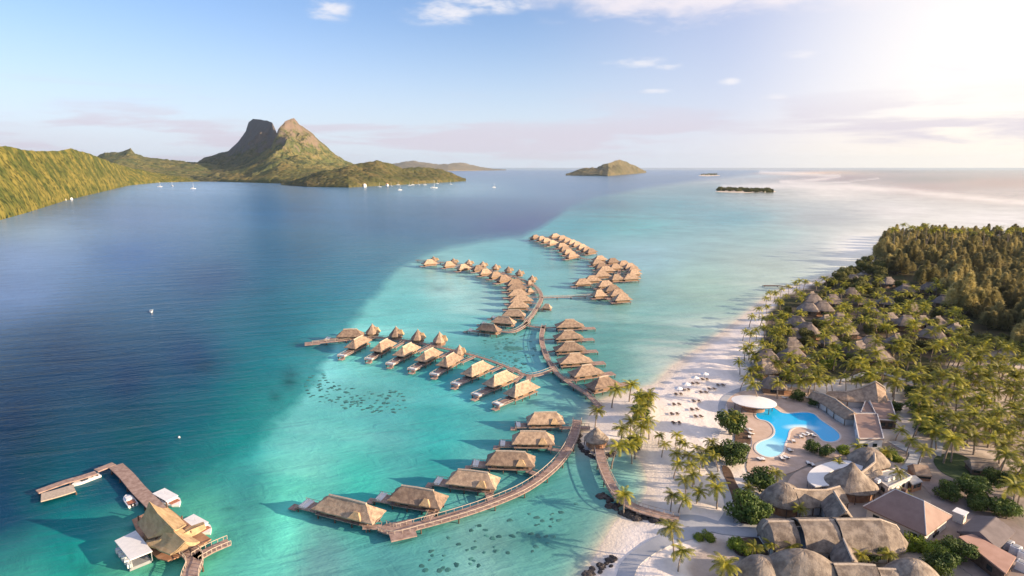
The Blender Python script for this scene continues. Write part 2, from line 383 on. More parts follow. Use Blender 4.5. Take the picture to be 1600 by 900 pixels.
# patchy bed: sand ribs, weed patches and painted light streaks, all in world metres
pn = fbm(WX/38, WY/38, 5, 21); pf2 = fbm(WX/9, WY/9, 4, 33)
light_bands = sstep(.40, .70, fbm((WX*.966-WY*.26)/130, (WY*.966+WX*.26)/11, 3, 52))*sstep(.3, .7, fbm(WX/60, WY/60, 3, 55))  # pale sand streaks, also painting sunlit bands between villa shadows
wc = wc*(1+(.85*light_bands*(1-fdeep)*sstep(420, 520, PY))[..., None]*np.array((1.3,.45,.40)))
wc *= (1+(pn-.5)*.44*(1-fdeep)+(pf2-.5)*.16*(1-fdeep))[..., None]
streak = fbm((WX*.35+WY*.9)/90, (WX*.95-WY*.3)/700, 5, 44)
wc *= (1+(streak-.5)*.30*sstep(430, 330, PY))[..., None]
ds = sdist(WX, WY)
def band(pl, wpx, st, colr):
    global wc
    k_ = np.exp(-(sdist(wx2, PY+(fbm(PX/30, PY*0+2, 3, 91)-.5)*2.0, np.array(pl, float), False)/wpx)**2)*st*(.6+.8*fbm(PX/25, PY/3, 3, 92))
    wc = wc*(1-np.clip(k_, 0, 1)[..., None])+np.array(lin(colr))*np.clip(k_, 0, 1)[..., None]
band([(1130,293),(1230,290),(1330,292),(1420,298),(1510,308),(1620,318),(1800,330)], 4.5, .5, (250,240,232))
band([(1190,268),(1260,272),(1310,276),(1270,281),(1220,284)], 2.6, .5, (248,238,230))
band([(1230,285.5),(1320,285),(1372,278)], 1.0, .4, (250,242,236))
sandy = np.array(lin((205, 196, 178)))
k = np.exp(-np.clip(-ds, 0, None)/2.0)*.9+.06*np.exp(-np.clip(-ds,0,None)/22.)
wc = wc*(1-k[..., None])+sandy*k[..., None]
# coral and weed darkening in known patches (px, py, rx, ry, strength)
for cx, cy, rx, ry, st in [(320,572,22,9,.35),(453,592,15,16,.5),(468,538,18,6,.45),(400,455,35,6,.2),(790,845,110,26,.30),(150,890,60,12,.25),(360,795,12,4,.35),(700,640,5,3,0),(690,452,18,5,.3),
                           (790,545,50,20,.22),(560,612,80,22,.16),(560,492,16,4,.25),(250,892,24,8,.3),(110,865,6,16,.2),(430,620,10,9,.3)]:
    g = np.exp(-(((PX-cx)/rx)**2+((PY-cy)/ry)**2)); g *= .4+1.1*fbm(WX/5, WY/5, 3, 5)
    wc *= (1-st*g)[..., None]*np.ones(3)
wm = bpy.data.materials.new('lagoon_water'); wm.use_nodes = True; E.nt = wm.node_tree
N, L = wm.node_tree.nodes, wm.node_tree.links; b = N['Principled BSDF']
pos = N.new('ShaderNodeNewGeometry').outputs['Position']
ac = attr_col()
sp_ = N.new('ShaderNodeSeparateXYZ'); L.new(pos, sp_.inputs[0]); X_, Y_ = E(sp_.outputs[0]), E(sp_.outputs[1])
def rot(th, kx, ky): return comb((X_*math.cos(th)+Y_*math.sin(th))*kx, (Y_*math.cos(th)-X_*math.sin(th))*ky, 0.0)
n1 = noise(rot(R(17), .16, 1), .13, 5, .6, .6); n2 = noise(rot(R(30), .5, 1), .55, 3, .6, .3); n3 = noise(pos, .03, 4, .6); n4 = noise(rot(R(-35), .5, 1), .22, 4, .7, 1.2)
mul = (n1-.5)*.22+(n3-.5)*.25+(n2-.5)*.16+(n4-.5)*.22+1.0
L.new(mixc(1.0, ac, comb(mul, mul, mul), 'MULTIPLY'), b.inputs['Base Color'])
b.inputs['Roughness'].default_value = .18; b.inputs['IOR'].default_value = 1.33; b.inputs['Specular IOR Level'].default_value = .11
bn = N.new('ShaderNodeBump'); bn.inputs['Strength'].default_value = .42; bn.inputs['Distance'].default_value = 1.6
L.new((n1*1.0+n2*.22+n4*.3).s, bn.inputs['Height']); L.new(bn.outputs[0], b.inputs['Normal'])
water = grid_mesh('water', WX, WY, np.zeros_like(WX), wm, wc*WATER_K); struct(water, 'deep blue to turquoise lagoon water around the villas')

# ------------------------------------------------------------------ land
lx = np.concatenate([np.arange(870, 1640, 2.5), np.linspace(1640, 3200, 90)]); ly = np.concatenate([np.arange(358, 420, 1.2), np.arange(420, 1040, 2.6)])
LX, LY = np.meshgrid(lx, ly); TX, TY = Gn(LX, LY)
TZ = zland(TX, TY); TZ = TZ+np.where(TZ > .05, (fbm(TX/6, TY/6, 4, 2)-.5)*.25*sstep(.05, .8, TZ), 0)
dsl = sdist(TX, TY)
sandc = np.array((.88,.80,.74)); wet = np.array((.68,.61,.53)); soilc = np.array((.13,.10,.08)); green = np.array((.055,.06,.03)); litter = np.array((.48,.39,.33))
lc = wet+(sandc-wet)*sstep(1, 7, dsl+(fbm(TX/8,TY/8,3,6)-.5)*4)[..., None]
def zone(poly, softpx, nz=18):
    a = LX+(fbm(TX/9, TY/9, 4, 61)-.5)*nz; bb = LY+(fbm(TX/9+40, TY/9, 4, 62)-.5)*nz*.6
    return sstep(-softpx, softpx, sdist(a, bb, np.array(poly, float)))[..., None]
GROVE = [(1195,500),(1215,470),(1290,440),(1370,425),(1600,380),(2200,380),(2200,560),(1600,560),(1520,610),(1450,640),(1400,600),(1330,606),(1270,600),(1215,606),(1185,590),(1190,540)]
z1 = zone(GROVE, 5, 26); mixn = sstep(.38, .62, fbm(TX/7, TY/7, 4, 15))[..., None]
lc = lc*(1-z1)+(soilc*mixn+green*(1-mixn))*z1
z2 = zone([(1400,600),(1600,540),(2200,560),(2200,760),(1600,760),(1500,730),(1430,700)], 8, 30)
m2 = sstep(.45, .65, fbm(TX/8, TY/8, 4, 17))[..., None]
lc = lc*(1-z2*.85)+((litter*1.1+.1)*m2+litter*.7*(1-m2))*z2*.85
z3 = zone([(1150,700),(1400,690),(1500,740),(2200,760),(2200,1100),(1080,1100),(1080,880),(1110,850),(1200,840),(1190,770)], 12, 34)
lc = lc*(1-z3*.8)+(litter*.75*m2+soilc*(1-m2))*z3*.8
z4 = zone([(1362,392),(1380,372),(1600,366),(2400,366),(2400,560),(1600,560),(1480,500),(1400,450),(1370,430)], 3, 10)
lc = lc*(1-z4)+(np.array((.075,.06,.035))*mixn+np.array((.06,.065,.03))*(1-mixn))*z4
# tidal ripples of sand by the cove
rp = sstep(.35,.7,fbm(TX/3, TY/12, 4, 71)); lc *= (1-.12*rp*(1-z1[...,0])*(1-z3[...,0]))[..., None]
lm = bpy.data.materials.new('island_ground'); lm.use_nodes = True; E.nt = lm.node_tree; N, L = lm.node_tree.nodes, lm.node_tree.links; b = N['Principled BSDF']
pos = N.new('ShaderNodeNewGeometry').outputs['Position']; q = noise(pos, .8, 5, .6); mul = (q-.5)*.3+1.0
L.new(mixc(1.0, attr_col(), comb(mul, mul, mul), 'MULTIPLY'), b.inputs['Base Color']); b.inputs['Roughness'].default_value = .95; b.inputs['Specular IOR Level'].default_value = .1
bn = N.new('ShaderNodeBump'); bn.inputs['Strength'].default_value = .5; bn.inputs['Distance'].default_value = .3; L.new(noise(pos, 1.2, 4, .6).s, bn.inputs['Height']); L.new(bn.outputs[0], b.inputs['Normal'])
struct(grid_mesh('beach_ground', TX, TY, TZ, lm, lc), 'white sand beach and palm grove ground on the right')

# ------------------------------------------------------------------ hills
def hillmat(name, cols, rock=None, sc=.02, hs=200.0):
    m = bpy.data.materials.new(name); m.use_nodes = True; E.nt = m.node_tree; N, L = m.node_tree.nodes, m.node_tree.links; b = N['Principled BSDF']
    g = N.new('ShaderNodeNewGeometry'); pos = g.outputs['Position']
    a = mixc(ramp(noise(pos, sc, 5, .6), .35, .65), cols[0], cols[1])
    a = mixc(ramp(noise(pos, sc*5, 6, .7), .46, .62), a, cols[2])
    if rock:
        s2 = N.new('ShaderNodeSeparateXYZ'); L.new(g.outputs['Normal'], s2.inputs[0]); s3 = N.new('ShaderNodeSeparateXYZ'); L.new(pos, s3.inputs[0])
        f = ramp(E(s3.outputs[2])*(1/hs)+(noise(pos, sc*2, 5, .6)-.5)*1.3-E(s2.outputs[2])*.5, .05, .45)
        a = mixc(f, a, rock)
    L.new(a, b.inputs['Base Color']); b.inputs['Roughness'].default_value = .95; b.inputs['Specular IOR Level'].default_value = .05
    bn = N.new('ShaderNodeBump'); bn.inputs['Strength'].default_value = .35; bn.inputs['Distance'].default_value = 4; L.new(noise(pos, sc*5, 6, .7).s, bn.inputs['Height']); L.new(bn.outputs[0], b.inputs['Normal'])
    return m
def worley(x, y, seed):
    xi = np.floor(x).astype(np.int64); yi = np.floor(y).astype(np.int64); best = np.full(x.shape, 9.)
    def h(a, b, k):
        n = (a*374761393+b*668265263+(seed+k)*974634777) & 0x7fffffff; n = ((n ^ (n >> 13))*1274126177) & 0x7fffffff
        return ((n ^ (n >> 16)) & 0xffff)/65535.0
    for i in (-1, 0, 1):
        for j in (-1, 0, 1):
            a, b = xi+i, yi+j; best = np.minimum(best, (x-a-h(a, b, 1))**2+(y-b-h(a, b, 2))**2)
    return np.sqrt(np.clip(1-best*1.3, 0, 1))
def hill(name, label, prof, shore, Wd, amp, seed, m, lump=4.0, lw=14.0, gl=120.0, stepx=1.5, rows=160, rough=2.5, pwr=.75):
    xs = np.arange(prof[0][0], prof[-1][0]+.1, stepx)
    yt = np.interp(xs, [p[0] for p in prof], [p[1] for p in prof]); yb = np.interp(xs, [p[0] for p in shore], [p[1] for p in shore])
    yt = yt+(fbm(xs/5.0, xs*0, 4, seed+5)-.5)*rough*np.clip(np.minimum(xs-xs[0], xs[-1]-xs)/20, 0, 1)
    gx, gy = Gn(xs, yb); dsh = np.hypot(gx, gy); ux, uy = gx/dsh, gy/dsh
    Wx = np.interp(xs, [p[0] for p in Wd], [p[1] for p in Wd]) if isinstance(Wd, list) else np.full(xs.shape, float(Wd))
    s = np.concatenate([np.linspace(0, 1, rows)[:-1], np.linspace(1, 2, rows//3)])
    D = dsh[None]+s[:, None]*Wx[None]; X = ux[None]*D; Y = uy[None]*D
    # ridge profile: exact at the crest, smoother and wandering lower down
    span = prof[-1][0]-prof[0][0]; u0 = (xs-800)/FPX; lv = []
    for sg in (0, .02, .05, .10):
        k_ = max(1, int(min(span, 400)*sg/stepx)); ker = np.ones(2*k_+1)/(2*k_+1) if sg else np.ones(1); yy = np.convolve(np.pad(yt, k_, 'edge'), ker, 'valid') if sg else yt
        v = (yy-450)/FPX; dn = SP+v*CP; hy = np.hypot(u0, CP-v*SP); lv.append(np.maximum(H-dn/hy*(dsh+Wx), 1.0))
    lv = np.array(lv); t_ = np.abs(1-s); q = np.clip(t_*6, 0, 2.999); q0 = q.astype(int)
    warp = (fbm(X/gl*1.3, Y/gl*1.3, 2, seed+77)-.5)*t_[:, None]*min(span, 170)*.30
    xi = np.clip((np.arange(len(xs))[None]+warp/stepx), 0, len(xs)-1.001); x0 = xi.astype(int); fx = xi-x0
    def lk(l): L_ = lv[l]; return L_[x0]*(1-fx)+L_[x0+1]*fx
    allv = np.stack([lk(i) for i in range(4)]); ri = np.arange(len(s))
    hr2 = allv[q0, ri]*(1-(q-q0))[:, None]+allv[q0+1, ri]*(q-q0)[:, None]
    sh = np.where(s < 1, np.clip(s, 0, 1)**pwr, np.clip(2-s, 0, 1)**1.2)
    rid = fbm(X/gl, Y/gl, 5, seed, True, gain=.36 if stepx == 1.0 else .5)
    inner = np.clip(np.minimum(s, 1)[:, None]*6, 0, 1)*np.where(s < 1, 1-.97*sstep(.72, 1, s), .25*sstep(1, 1.3, s))[:, None]
    Z = hr2*sh[:, None]*(1-(1-rid)*amp*inner)
    Z = Z+((fbm(X/lw/2, Y/lw/2, 4, seed+9)-.5)*lump*1.5+worley(X/lw, Y/lw, seed)*lump*.8)*np.clip(Z/8, 0, 1)*(1-.95*np.exp(-((s-1)/.11)**2))[:, None]+np.where(Z > 0.3, .5, 0)
    Z[0] = -1.0; Z[-1] = -1.0
    return struct(grid_mesh(name, X, Y, Z, m), label)
HM1 = hillmat('near_hill_forest', ((.075,.095,.026),(.24,.20,.05),(.022,.034,.012)), None, .020)
HM2 = hillmat('mountain_rock_forest', ((.10,.115,.045),(.19,.16,.065),(.05,.065,.03)), (.19,.145,.115), .008, 560.)
HM2_SHADE = hillmat('cliff_rock_shaded', ((.075,.085,.04),(.13,.115,.055),(.05,.055,.035)), (.12,.105,.095), .009, 380.)  # darker copy of the mountain rock, shade put into its colours
HM3 = hillmat('headland_forest', ((.075,.08,.03),(.13,.105,.045),(.05,.055,.024)), None, .009)
HM4 = hillmat('far_island_scrub', ((.17,.14,.09),(.21,.17,.11),(.12,.11,.08)), None, .004)
hill('forested_hill', 'green forested hill along the left edge of the lagoon', [(-700,250),(-300,222),(-80,228),(0,231),(28,229),(60,236),(100,237),(122,232),(150,241),(180,254),(215,264),(260,273),(300,279),(330,282)],
     [(-700,520),(-200,400),(0,344),(40,333),(100,314),(150,302),(200,290),(250,285),(330,283.4)], [(-700,300),(0,270),(200,420),(330,250)], .24, 5, HM1, 4.6, 8.5, 170., 1.0, 340)
hill('distant_hill', 'brown green hill with small rocky knob behind the left hill', [(120,262),(150,250),(163,241),(175,238),(192,238),(203,235),(211,232),(217,240),(228,244),(250,248),(275,250),(300,253),(330,256),(370,262),(410,275),(430,281)],
     [(120,284),(430,282.5)], [(120,1500),(430,700)], .35, 15, HM2, 8., 30., 420., 1.0, 150)
hill('mountain', 'flat topped rock peak coloured as if shaded, left of the pointed peak', [(290,270),(305,258),(322,247),(345,240),(362,236),(378,222),(391,206),(397,191),(404,186),(414,187),(426,189),(433,192),(437,203),(441,216),(450,240),(470,265),(490,282)],
     [(290,283.6),(450,284.6),(490,284.5)], [(290,2600),(400,2100),(440,1300),(490,900)], .62, 25, HM2_SHADE, 30., 60., 260., .7, 300, pwr=1.05, rough=1.6)
hill('mountain', 'pointed green and red rock peak of the volcanic mountain', [(395,270),(412,252),(424,238),(432,222),(441,203),(452,191),(460,187),(467,185),(474,194),(490,206),(505,221),(515,229),(526,241),(545,253),(575,262),(610,275),(620,282)],
     [(395,284.6),(450,284.6),(540,285.5),(620,284.5)], [(395,500),(430,800),(467,1250),(540,1700),(620,1500)], .68, 29, HM2, 26., 60., 240., .7, 300, pwr=.85, rough=3)
hill('mountain_foothill', 'green lower slopes in front of the mountain', [(255,283),(300,276),(330,268),(360,262),(385,258),(405,246),(425,232),(440,238),(470,252),(500,262),(530,270),(560,280)],
     [(255,283.6),(330,283.6),(450,287),(560,289)], [(255,300),(330,600),(430,1050),(560,400)], .5, 31, hillmat('foothill_scrub', ((.12,.12,.04),(.19,.145,.055),(.07,.085,.035)), None, .008), 8., 26., 330., 1.0, 180)
hill('headland', 'dark wooded headland reaching right with yachts before it', [(440,288),(470,279),(500,268),(530,264),(552,257),(575,253),(592,251),(612,256),(630,263),(655,261),(675,263),(692,265),(708,271),(720,278),(728,282)],
     [(440,289),(480,292),(545,293),(600,290),(660,287),(728,283)], [(440,200),(560,520),(680,380),(728,100)], .40, 41, HM3, 9., 22., 200., 1.0, 170)
hill('far_ridge', 'low grey ridge on the horizon behind the headland', [(590,265),(615,256),(632,253),(645,251),(660,254),(680,256),(700,256),(720,254),(735,257),(752,261),(770,264),(790,265)],
     [(590,267.2),(700,267),(790,266.2)], 1500, .3, 51, HM4, 12., 90., 700., 1.0, 70)
hill('island', 'small brown island with single peak on the horizon', [(884,273),(897,268),(909,263.5),(920,262),(932,262),(942,257),(955,253),(967,250),(978,253),(990,258),(1000,263),(1010,268)],
     [(884,274.2),(950,275),(1010,270)], [(884,300),(960,900),(1010,300)], .60, 61, hillmat('island_scrub', ((.11,.10,.05),(.17,.135,.075),(.07,.07,.04)), None, .006), 8., 40., 330., .8, 90)
def islet(name, label, cx, cy, rx, ry, m):
    # low sand base of an islet
    pts = []
    for i in range(40):
        t = 2*math.pi*i/40; k = 1+.12*math.sin(3*t+cx)+.08*math.sin(5*t); pts.append(G(cx+rx*k*math.cos(t), cy+ry*k*math.sin(t)))
    c = sum(pts, Vector())/40; mb = MB()
    mb.rings([[(p.x, p.y, -.5) for p in pts], [(p.x, p.y, .05) for p in pts], [(c.x+(p.x-c.x)*.93, c.y+(p.y-c.y)*.93, 1.0) for p in pts]])
    struct(mb.build(name, m, smooth=False), label)
M['sand'] = mat('islet_sand', (.55,.47,.38), (.65,.57,.47), .05, .95)
islet('islet_ground', 'sandy base of the long wooded islet at right', 1163, 298.5, 43, 2.8, M['sand'])
islet('islet_ground', 'sandy base of the tiny islet near the horizon', 1107, 274, 16, 1.3, M['sand'])

# ------------------------------------------------------------------ haze
hm = bpy.data.materials.new('haze'); hm.use_nodes = True; hm.node_tree.nodes.remove(hm.node_tree.nodes['Principled BSDF'])
pv = hm.node_tree.nodes.new('ShaderNodeVolumePrincipled'); pv.inputs['Density'].default_value = 0.000017; pv.inputs['Color'].default_value = (.66,.84,1,1); pv.inputs['Anisotropy'].default_value = .2
hm.node_tree.links.new(pv.outputs[0], hm.node_tree.nodes['Material Output'].inputs['Volume'])
mbz = [(-16000,-1500,-4),(22000,-1500,-4),(22000,30000,-4),(-16000,30000,-4),(-16000,-1500,620),(22000,-1500,620),(22000,30000,620),(-16000,30000,620)]
me = bpy.data.meshes.new('haze'); me.from_pydata(mbz, [], [(3,2,1,0),(4,5,6,7),(0,1,5,4),(1,2,6,5),(2,3,7,6),(3,0,4,7)]); me.materials.append(hm)
hzo = bpy.data.objects.new('haze', me); COL.objects.link(hzo); hzo['kind'] = 'stuff'; hzo['label'] = 'pale sea haze over the lagoon'; hzo['category'] = 'haze'

# ------------------------------------------------------------------ ground sheets: paths, paving, lawn
def catmull(pts, n=8):
    P = [Vector(p) for p in pts]; out = []
    for i in range(len(P)-1):
        a, b, c, d = P[max(i-1,0)], P[i], P[i+1], P[min(i+2, len(P)-1)]
        for j in range(n):
            t = j/n; out.append(.5*((2*b)+(c-a)*t+(2*a-5*b+4*c-d)*t*t+(3*b-3*c+d-a)*t**3))
    return out+[P[-1]]
def ribbon(name, label, pxs, w, m, dz=.16, mb=None, ws=None):
    pts = catmull([G(x, y, 1.3) for x, y in pxs], 8); own = mb is None; mb = mb or MB(); l = []; r = []
    for i, p in enumerate(pts):
        d = (pts[min(i+1,len(pts)-1)]-pts[max(i-1,0)]); d.z = 0; d.normalize(); nrm = Vector((-d.y, d.x, 0)); wi = w if ws is None else ws[0]+(ws[1]-ws[0])*i/len(pts)
        for lst, sg in ((l, 1), (r, -1)):
            q = p+nrm*sg*wi/2; lst.append((q.x, q.y, max(zl(q), .1)+dz))
    n = len(pts); mb.add(l+r+[(a[0],a[1],a[2]-.4) for a in l+r], [(i+1, i, n+i, n+i+1) for i in range(n-1)]+[(i, i+1, 2*n+i+1, 2*n+i) for i in range(n-1)]+[(n+i+1, n+i, 3*n+i, 3*n+i+1) for i in range(n-1)])
    if own: return struct(mb.build(name, m), label)
def sheet(name, label, pxs, m, z=1.48, kerb=None, raise_=0.3, smoothk=2):
    P = smooth_closed(np.array([G(x, y, z)[:2] for x, y in pxs]), smoothk); mb = MB(); mb.prism([tuple(p) for p in P], z-raise_, z)
    return mb.build(name, m), P
ribbon('footpath', 'grey curved footpath from boardwalk down to the bottom', [(975,905),(985,878),(1010,858),(1045,842),(1085,832),(1110,830)], 3.4, M['path'], ws=(3.6,4.5))
ribbon('footpath', 'grey footpath junction leading right to the lodge', [(1052,812),(1090,815),(1120,824),(1150,828),(1200,832)], 5, M['path'], .19)
ribbon('footpath', 'grey footpath running along the palms to the pool', [(1130,822),(1142,800),(1138,775),(1122,745),(1108,725),(1100,708)], 3.0, M['path'], .17)
ribbon('footpath', 'pale straight footpath under palms right of the lodge', [(1462,712),(1466,690),(1472,665)], 2.6, M['path'], .15)
ribbon('footpath', 'pale garden path curving behind the pool', [(1255,604),(1275,600),(1300,596),(1325,593),(1350,584),(1375,583),(1400,590),(1430,600)], 2.2, M['path'], .15)
ribbon('footpath', 'curved service path behind the brown roofed building', [(1395,690),(1412,700),(1430,710),(1425,725),(1416,735)], 3, M['path'], .15)
TERR = [(1133,622),(1150,612),(1200,607),(1262,604),(1300,622),(1335,648),(1345,690),(1335,705),(1300,715),(1262,725),(1240,738),(1205,745),(1165,742),(1168,712),(1178,690),(1166,664),(1140,650)]
POOL = [(1180,646),(1192,640),(1206,635),(1214,640),(1222,646),(1238,646),(1256,644),(1272,646),(1280,655),(1292,663),(1304,671),(1313,680),(1310,688),(1297,691),(1284,688),(1278,679),(1266,670),(1246,666),(1233,671),(1231,684),(1225,695),(1224,707),(1212,714),(1196,714),(1182,706),(1180,696),(1190,689),(1205,685),(1213,676),(1208,664),(1198,657),(1184,655)]
o, P = sheet('pool_terrace', '', TERR, M['paving'], 1.45); struct(o, 'tan paved terrace around the swimming pool')
o, P = sheet('service_yard', '', [(1420,735),(1445,740),(1520,778),(1610,830),(1700,960),(1580,960),(1500,880),(1430,850),(1395,835),(1470,790)], mat('yard', (.26,.21,.19), (.33,.27,.25), .3, .9), 1.42, smoothk=1); struct(o, 'brown gravel service yard behind the main building')
o, P = sheet('lodge_courtyard', '', [(1240,735),(1300,722),(1345,735),(1350,780),(1310,800),(1215,800),(1225,765)], M['paving'], 1.41); struct(o, 'paved courtyard between the thatched lodge roofs')
o, P = sheet('lawn', '', [(1455,712),(1500,705),(1545,740),(1555,765),(1500,752),(1465,735)], M['grass'], 1.44); struct(o, 'dark green lawn beside the leaning palm right of lodge')
BEDM = mat('bed_soil', (.09,.055,.04), (.16,.10,.07), .6, .95, .4, 3)
for nm_, pts_, lb_ in (('planting_bed', [(1150,668),(1166,668),(1176,690),(1162,716),(1146,706)], 'brown planted bank left of the pool terrace'),('planting_bed', [(1124,726),(1140,728),(1152,760),(1172,786),(1192,800),(1190,832),(1152,818),(1146,780)], 'brown planted bank between path and the domed lodge'),
    ('planting_bed', [(1140,846),(1166,838),(1200,842),(1300,858),(1308,874),(1230,862),(1176,868),(1150,868)], 'dark planted bed between the triple barrel and oval lodges')):
    o, P = sheet(nm_, '', pts_, BEDM, 1.50); struct(o, lb_)
ribbon('footpath', 'grey path ringing the oval bar end of the terrace', [(1150,676),(1134,655),(1128,634),(1140,617),(1170,606),(1210,602),(1250,604)], 2.4, M['path'], .2)
# pool
pl = empty('swimming_pool', G(1240,675,1.45), 0, 'bright blue freeform swimming pool with pale shallow lobe', 'pool')
def sub(o, parent):
    o.parent = parent; o.matrix_parent_inverse = Matrix.Translation(-Vector(parent.location)); return o
PP = smooth_closed(np.array([G(x, y, 1.5)[:2] for x, y in POOL]), 2)
pm = bpy.data.materials.new('pool_water'); pm.use_nodes = True; E.nt = pm.node_tree; N, L = pm.node_tree.nodes, pm.node_tree.links; b = N['Principled BSDF']
pos = N.new('ShaderNodeNewGeometry').outputs['Position']; sp = N.new('ShaderNodeSeparateXYZ'); L.new(pos, sp.inputs[0])
c0 = G(1200,702,1.5); dd = E.op('SQRT', E.op('POWER', E(sp.outputs[0])-c0.x, 2.0)+E.op('POWER', (E(sp.outputs[1])-c0.y)*.7, 2.0))
c00 = G(1252,668,1.5); d2 = E.op('SQRT', E.op('POWER', (E(sp.outputs[0])-c00.x)*.45, 2.0)+E.op('POWER', E(sp.outputs[1])-c00.y, 2.0))
pc = mixc(ramp(dd+(noise(pos,.5,3)-.5)*2, 3.5, 10.), (.40,.80,.92), (.01,.45,.85)); pc = mixc(ramp(d2, .6, 3.2), (.6,.86,.92), pc)
L.new(pc, b.inputs['Base Color']); b.inputs['Roughness'].default_value = .08; b.inputs['IOR'].default_value = 1.33; b.inputs['Specular IOR Level'].default_value = .2
bn = N.new('ShaderNodeBump'); bn.inputs['Strength'].default_value = .2; bn.inputs['Distance'].default_value = .1; L.new(noise(pos, 1.5, 3).s, bn.inputs['Height']); L.new(bn.outputs[0], b.inputs['Normal'])
mb = MB(); mb.prism([tuple(p) for p in PP], 1.3, 1.49); sub(mb.build('pool_water', pm), pl)
mb = MB(); cc = PP.mean(0); n = len(PP); nrm = []
area = sum(PP[i][0]*PP[(i+1)%n][1]-PP[(i+1)%n][0]*PP[i][1] for i in range(n)); sg = 1 if area > 0 else -1
out = []
for i in range(n):
    d = PP[(i+1)%n]-PP[i-1]; d = d/np.hypot(*d); out.append(PP[i]+sg*np.array((d[1], -d[0]))*.55)
mb.rings([[(p[0],p[1],1.4) for p in out],[(p[0],p[1],1.56) for p in out],[(p[0],p[1],1.56) for p in PP],[(p[0],p[1],1.4) for p in PP]], False, False)
sub(mb.build('pool_edge', M['kerb']), pl)

# ------------------------------------------------------------------ piers
PIER_PTS = {}
def pier(name, label, pxs, w, z=1.5, cat='pier', endpad=None, rail=True, piles=9.0, m='wood', group='timber boardwalks over the lagoon', wobble=True, n=7):
    pts = catmull([G(x, y, z) for x, y in pxs], n); PIER_PTS[label] = pts
    root = empty(name, pts[0].xy.to_3d(), 0, label, cat, group); o0 = Vector((pts[0].x, pts[0].y, 0))
    l, r, nr = [], [], []
    for i, p in enumerate(pts):
        d = (pts[min(i+1,len(pts)-1)]-pts[max(i-1,0)]); d.z = 0; d.normalize(); nn = Vector((-d.y, d.x, 0)); nr.append(nn)
        l.append(p-o0+nn*w/2); r.append(p-o0-nn*w/2)
    n = len(pts); mb = MB()
    dn = Vector((0,0,-.28))
    mb.add(l+r+[a+dn for a in l+r], [(i+1,i,n+i,n+i+1) for i in range(n-1)]+[(i,i+1,2*n+i+1,2*n+i) for i in range(n-1)]+[(n+i+1,n+i,3*n+i,3*n+i+1) for i in range(n-1)]+[(2*n+i,2*n+i+1,3*n+i+1,3*n+i) for i in range(n-1)])
    if endpad:
        for k, (ea, eb) in endpad: q = pts[k]-o0; mb.box((q.x, q.y, z-.135), (ea, eb, .3), math.atan2(nr[k].y, nr[k].x)-math.pi/2)
    mb.build('deck', M[m], root)
    if rail:
        for sgn, side in ((1, l), (-1, r)):
            rb = MB(); rb.tube([a+Vector((0,0,.85))-nr[i]*.08*sgn for i, a in enumerate(side)], [.09]*n, 4)
            for i in range(0, n, 2): a = side[i]-nr[i]*.08*sgn; rb.box((a.x, a.y, z+.42), (.12,.12,.85))
            rb.build('handrail', M['ridge' if m == 'wood' else m], root)
    acc = 0; last = pts[0]; pb = []
    for i, p in enumerate(pts):
        if i == 0 or (p-last).length > piles:
            last = p
            for side in (l, r): pb.append(side[i])
    for a in pb[:60]:
        k = MB(); k.cyl((a.x, a.y, -1.5), (a.x, a.y, z-.25), .2, .17, 6); k.build('piling', M['wood_dark'], root)
    return root
pier('curved_boardwalk', 'wide curved timber boardwalk serving the six nearest overwater villas', [(902,656),(899,674),(889,698),(872,722),(848,744),(818,764),(785,779),(745,794),(700,808),(655,820),(618,829),(596,823)], 3.0, endpad=[(68,(6,7))])
pier('boardwalk', 'narrow curved boardwalk from the beach to the row of pointed roof villas', [(936,634),(917,615),(893,600),(872,584),(859,567),(850,548),(846,528),(850,508)], 2.3)
pier('boardwalk', 'long straight boardwalk ending in a small square jetty at left', [(862,578),(828,587),(792,573),(760,561),(720,550),(680,541),(640,533),(602,528),(566,528),(530,532),(488,536)], 2.0, endpad=[(70,(7,5)),(12,(5,4))])
pier('boardwalk', 'boardwalk curving round behind the middle arc of villas', [(852,512),(822,507),(832,492),(841,478),(846,466),(842,454),(830,443),(806,433),(770,424),(730,415),(690,410),(650,407)], 2.4)
pier('boardwalk', 'short spur boardwalk at lower end of the middle arc', [(826,503),(815,512),(802,518),(785,518),(768,514)], 2.4)
pier('boardwalk', 'thin straight footbridge between the middle and right villa clusters', [(846,465),(875,464),(905,463),(932,461)], 2.0)
pier('boardwalk', 'boardwalk through the far cluster of villas', [(930,461),(942,452),(952,440),(966,430),(966,420),(952,412),(930,407),(908,403),(896,396),(886,385),(870,375),(845,369)], 2.4)
pier('stone_causeway', 'curved causeway boardwalk over dark rocks round the sandy cove', [(936,700),(940,722),(950,748),(965,773),(987,790),(1015,800),(1060,812)], 2.9, 1.6)
pier('boardwalk', 'short gangway from curved boardwalk to sandy hut point', [(901,667),(922,668)], 2.2, 1.4)
pier('arrival_walkway', 'curved walkway leaving bottom edge towards the arrival pavilion', [(296,930),(297,900),(304,880),(300,866),(282,852)], 3.4, 1.6)
pier('boardwalk', 'short dead-end spur walkway right of the arrival pavilion', [(305,872),(330,858),(358,846)], 2.8, 1.6)
pier('boat_dock', 'long straight dock leading from the pavilion out to the corner', [(252,800),(235,783),(215,763),(198,743),(181,727)], 3.4, 1.4, cat='dock', piles=6, rail=False)
pier('boat_dock', 'short angled dock section at outer corner of the jetty', [(178,724),(150,735)], 2.4, 1.4, cat='dock', piles=6, rail=False)
pier('boat_dock', 'outer dock strip with low kerb at far left', [(150,738),(125,746),(100,753),(58,768)], 2.4, 1.3, cat='dock', rail=False, piles=6)
pier('floating_pontoon', 'wide floating pontoon platform at the far left dock end', [(116,762),(90,770),(64,777)], 4.6, 1.1, cat='pontoon', rail=False, piles=8, m='ridge')

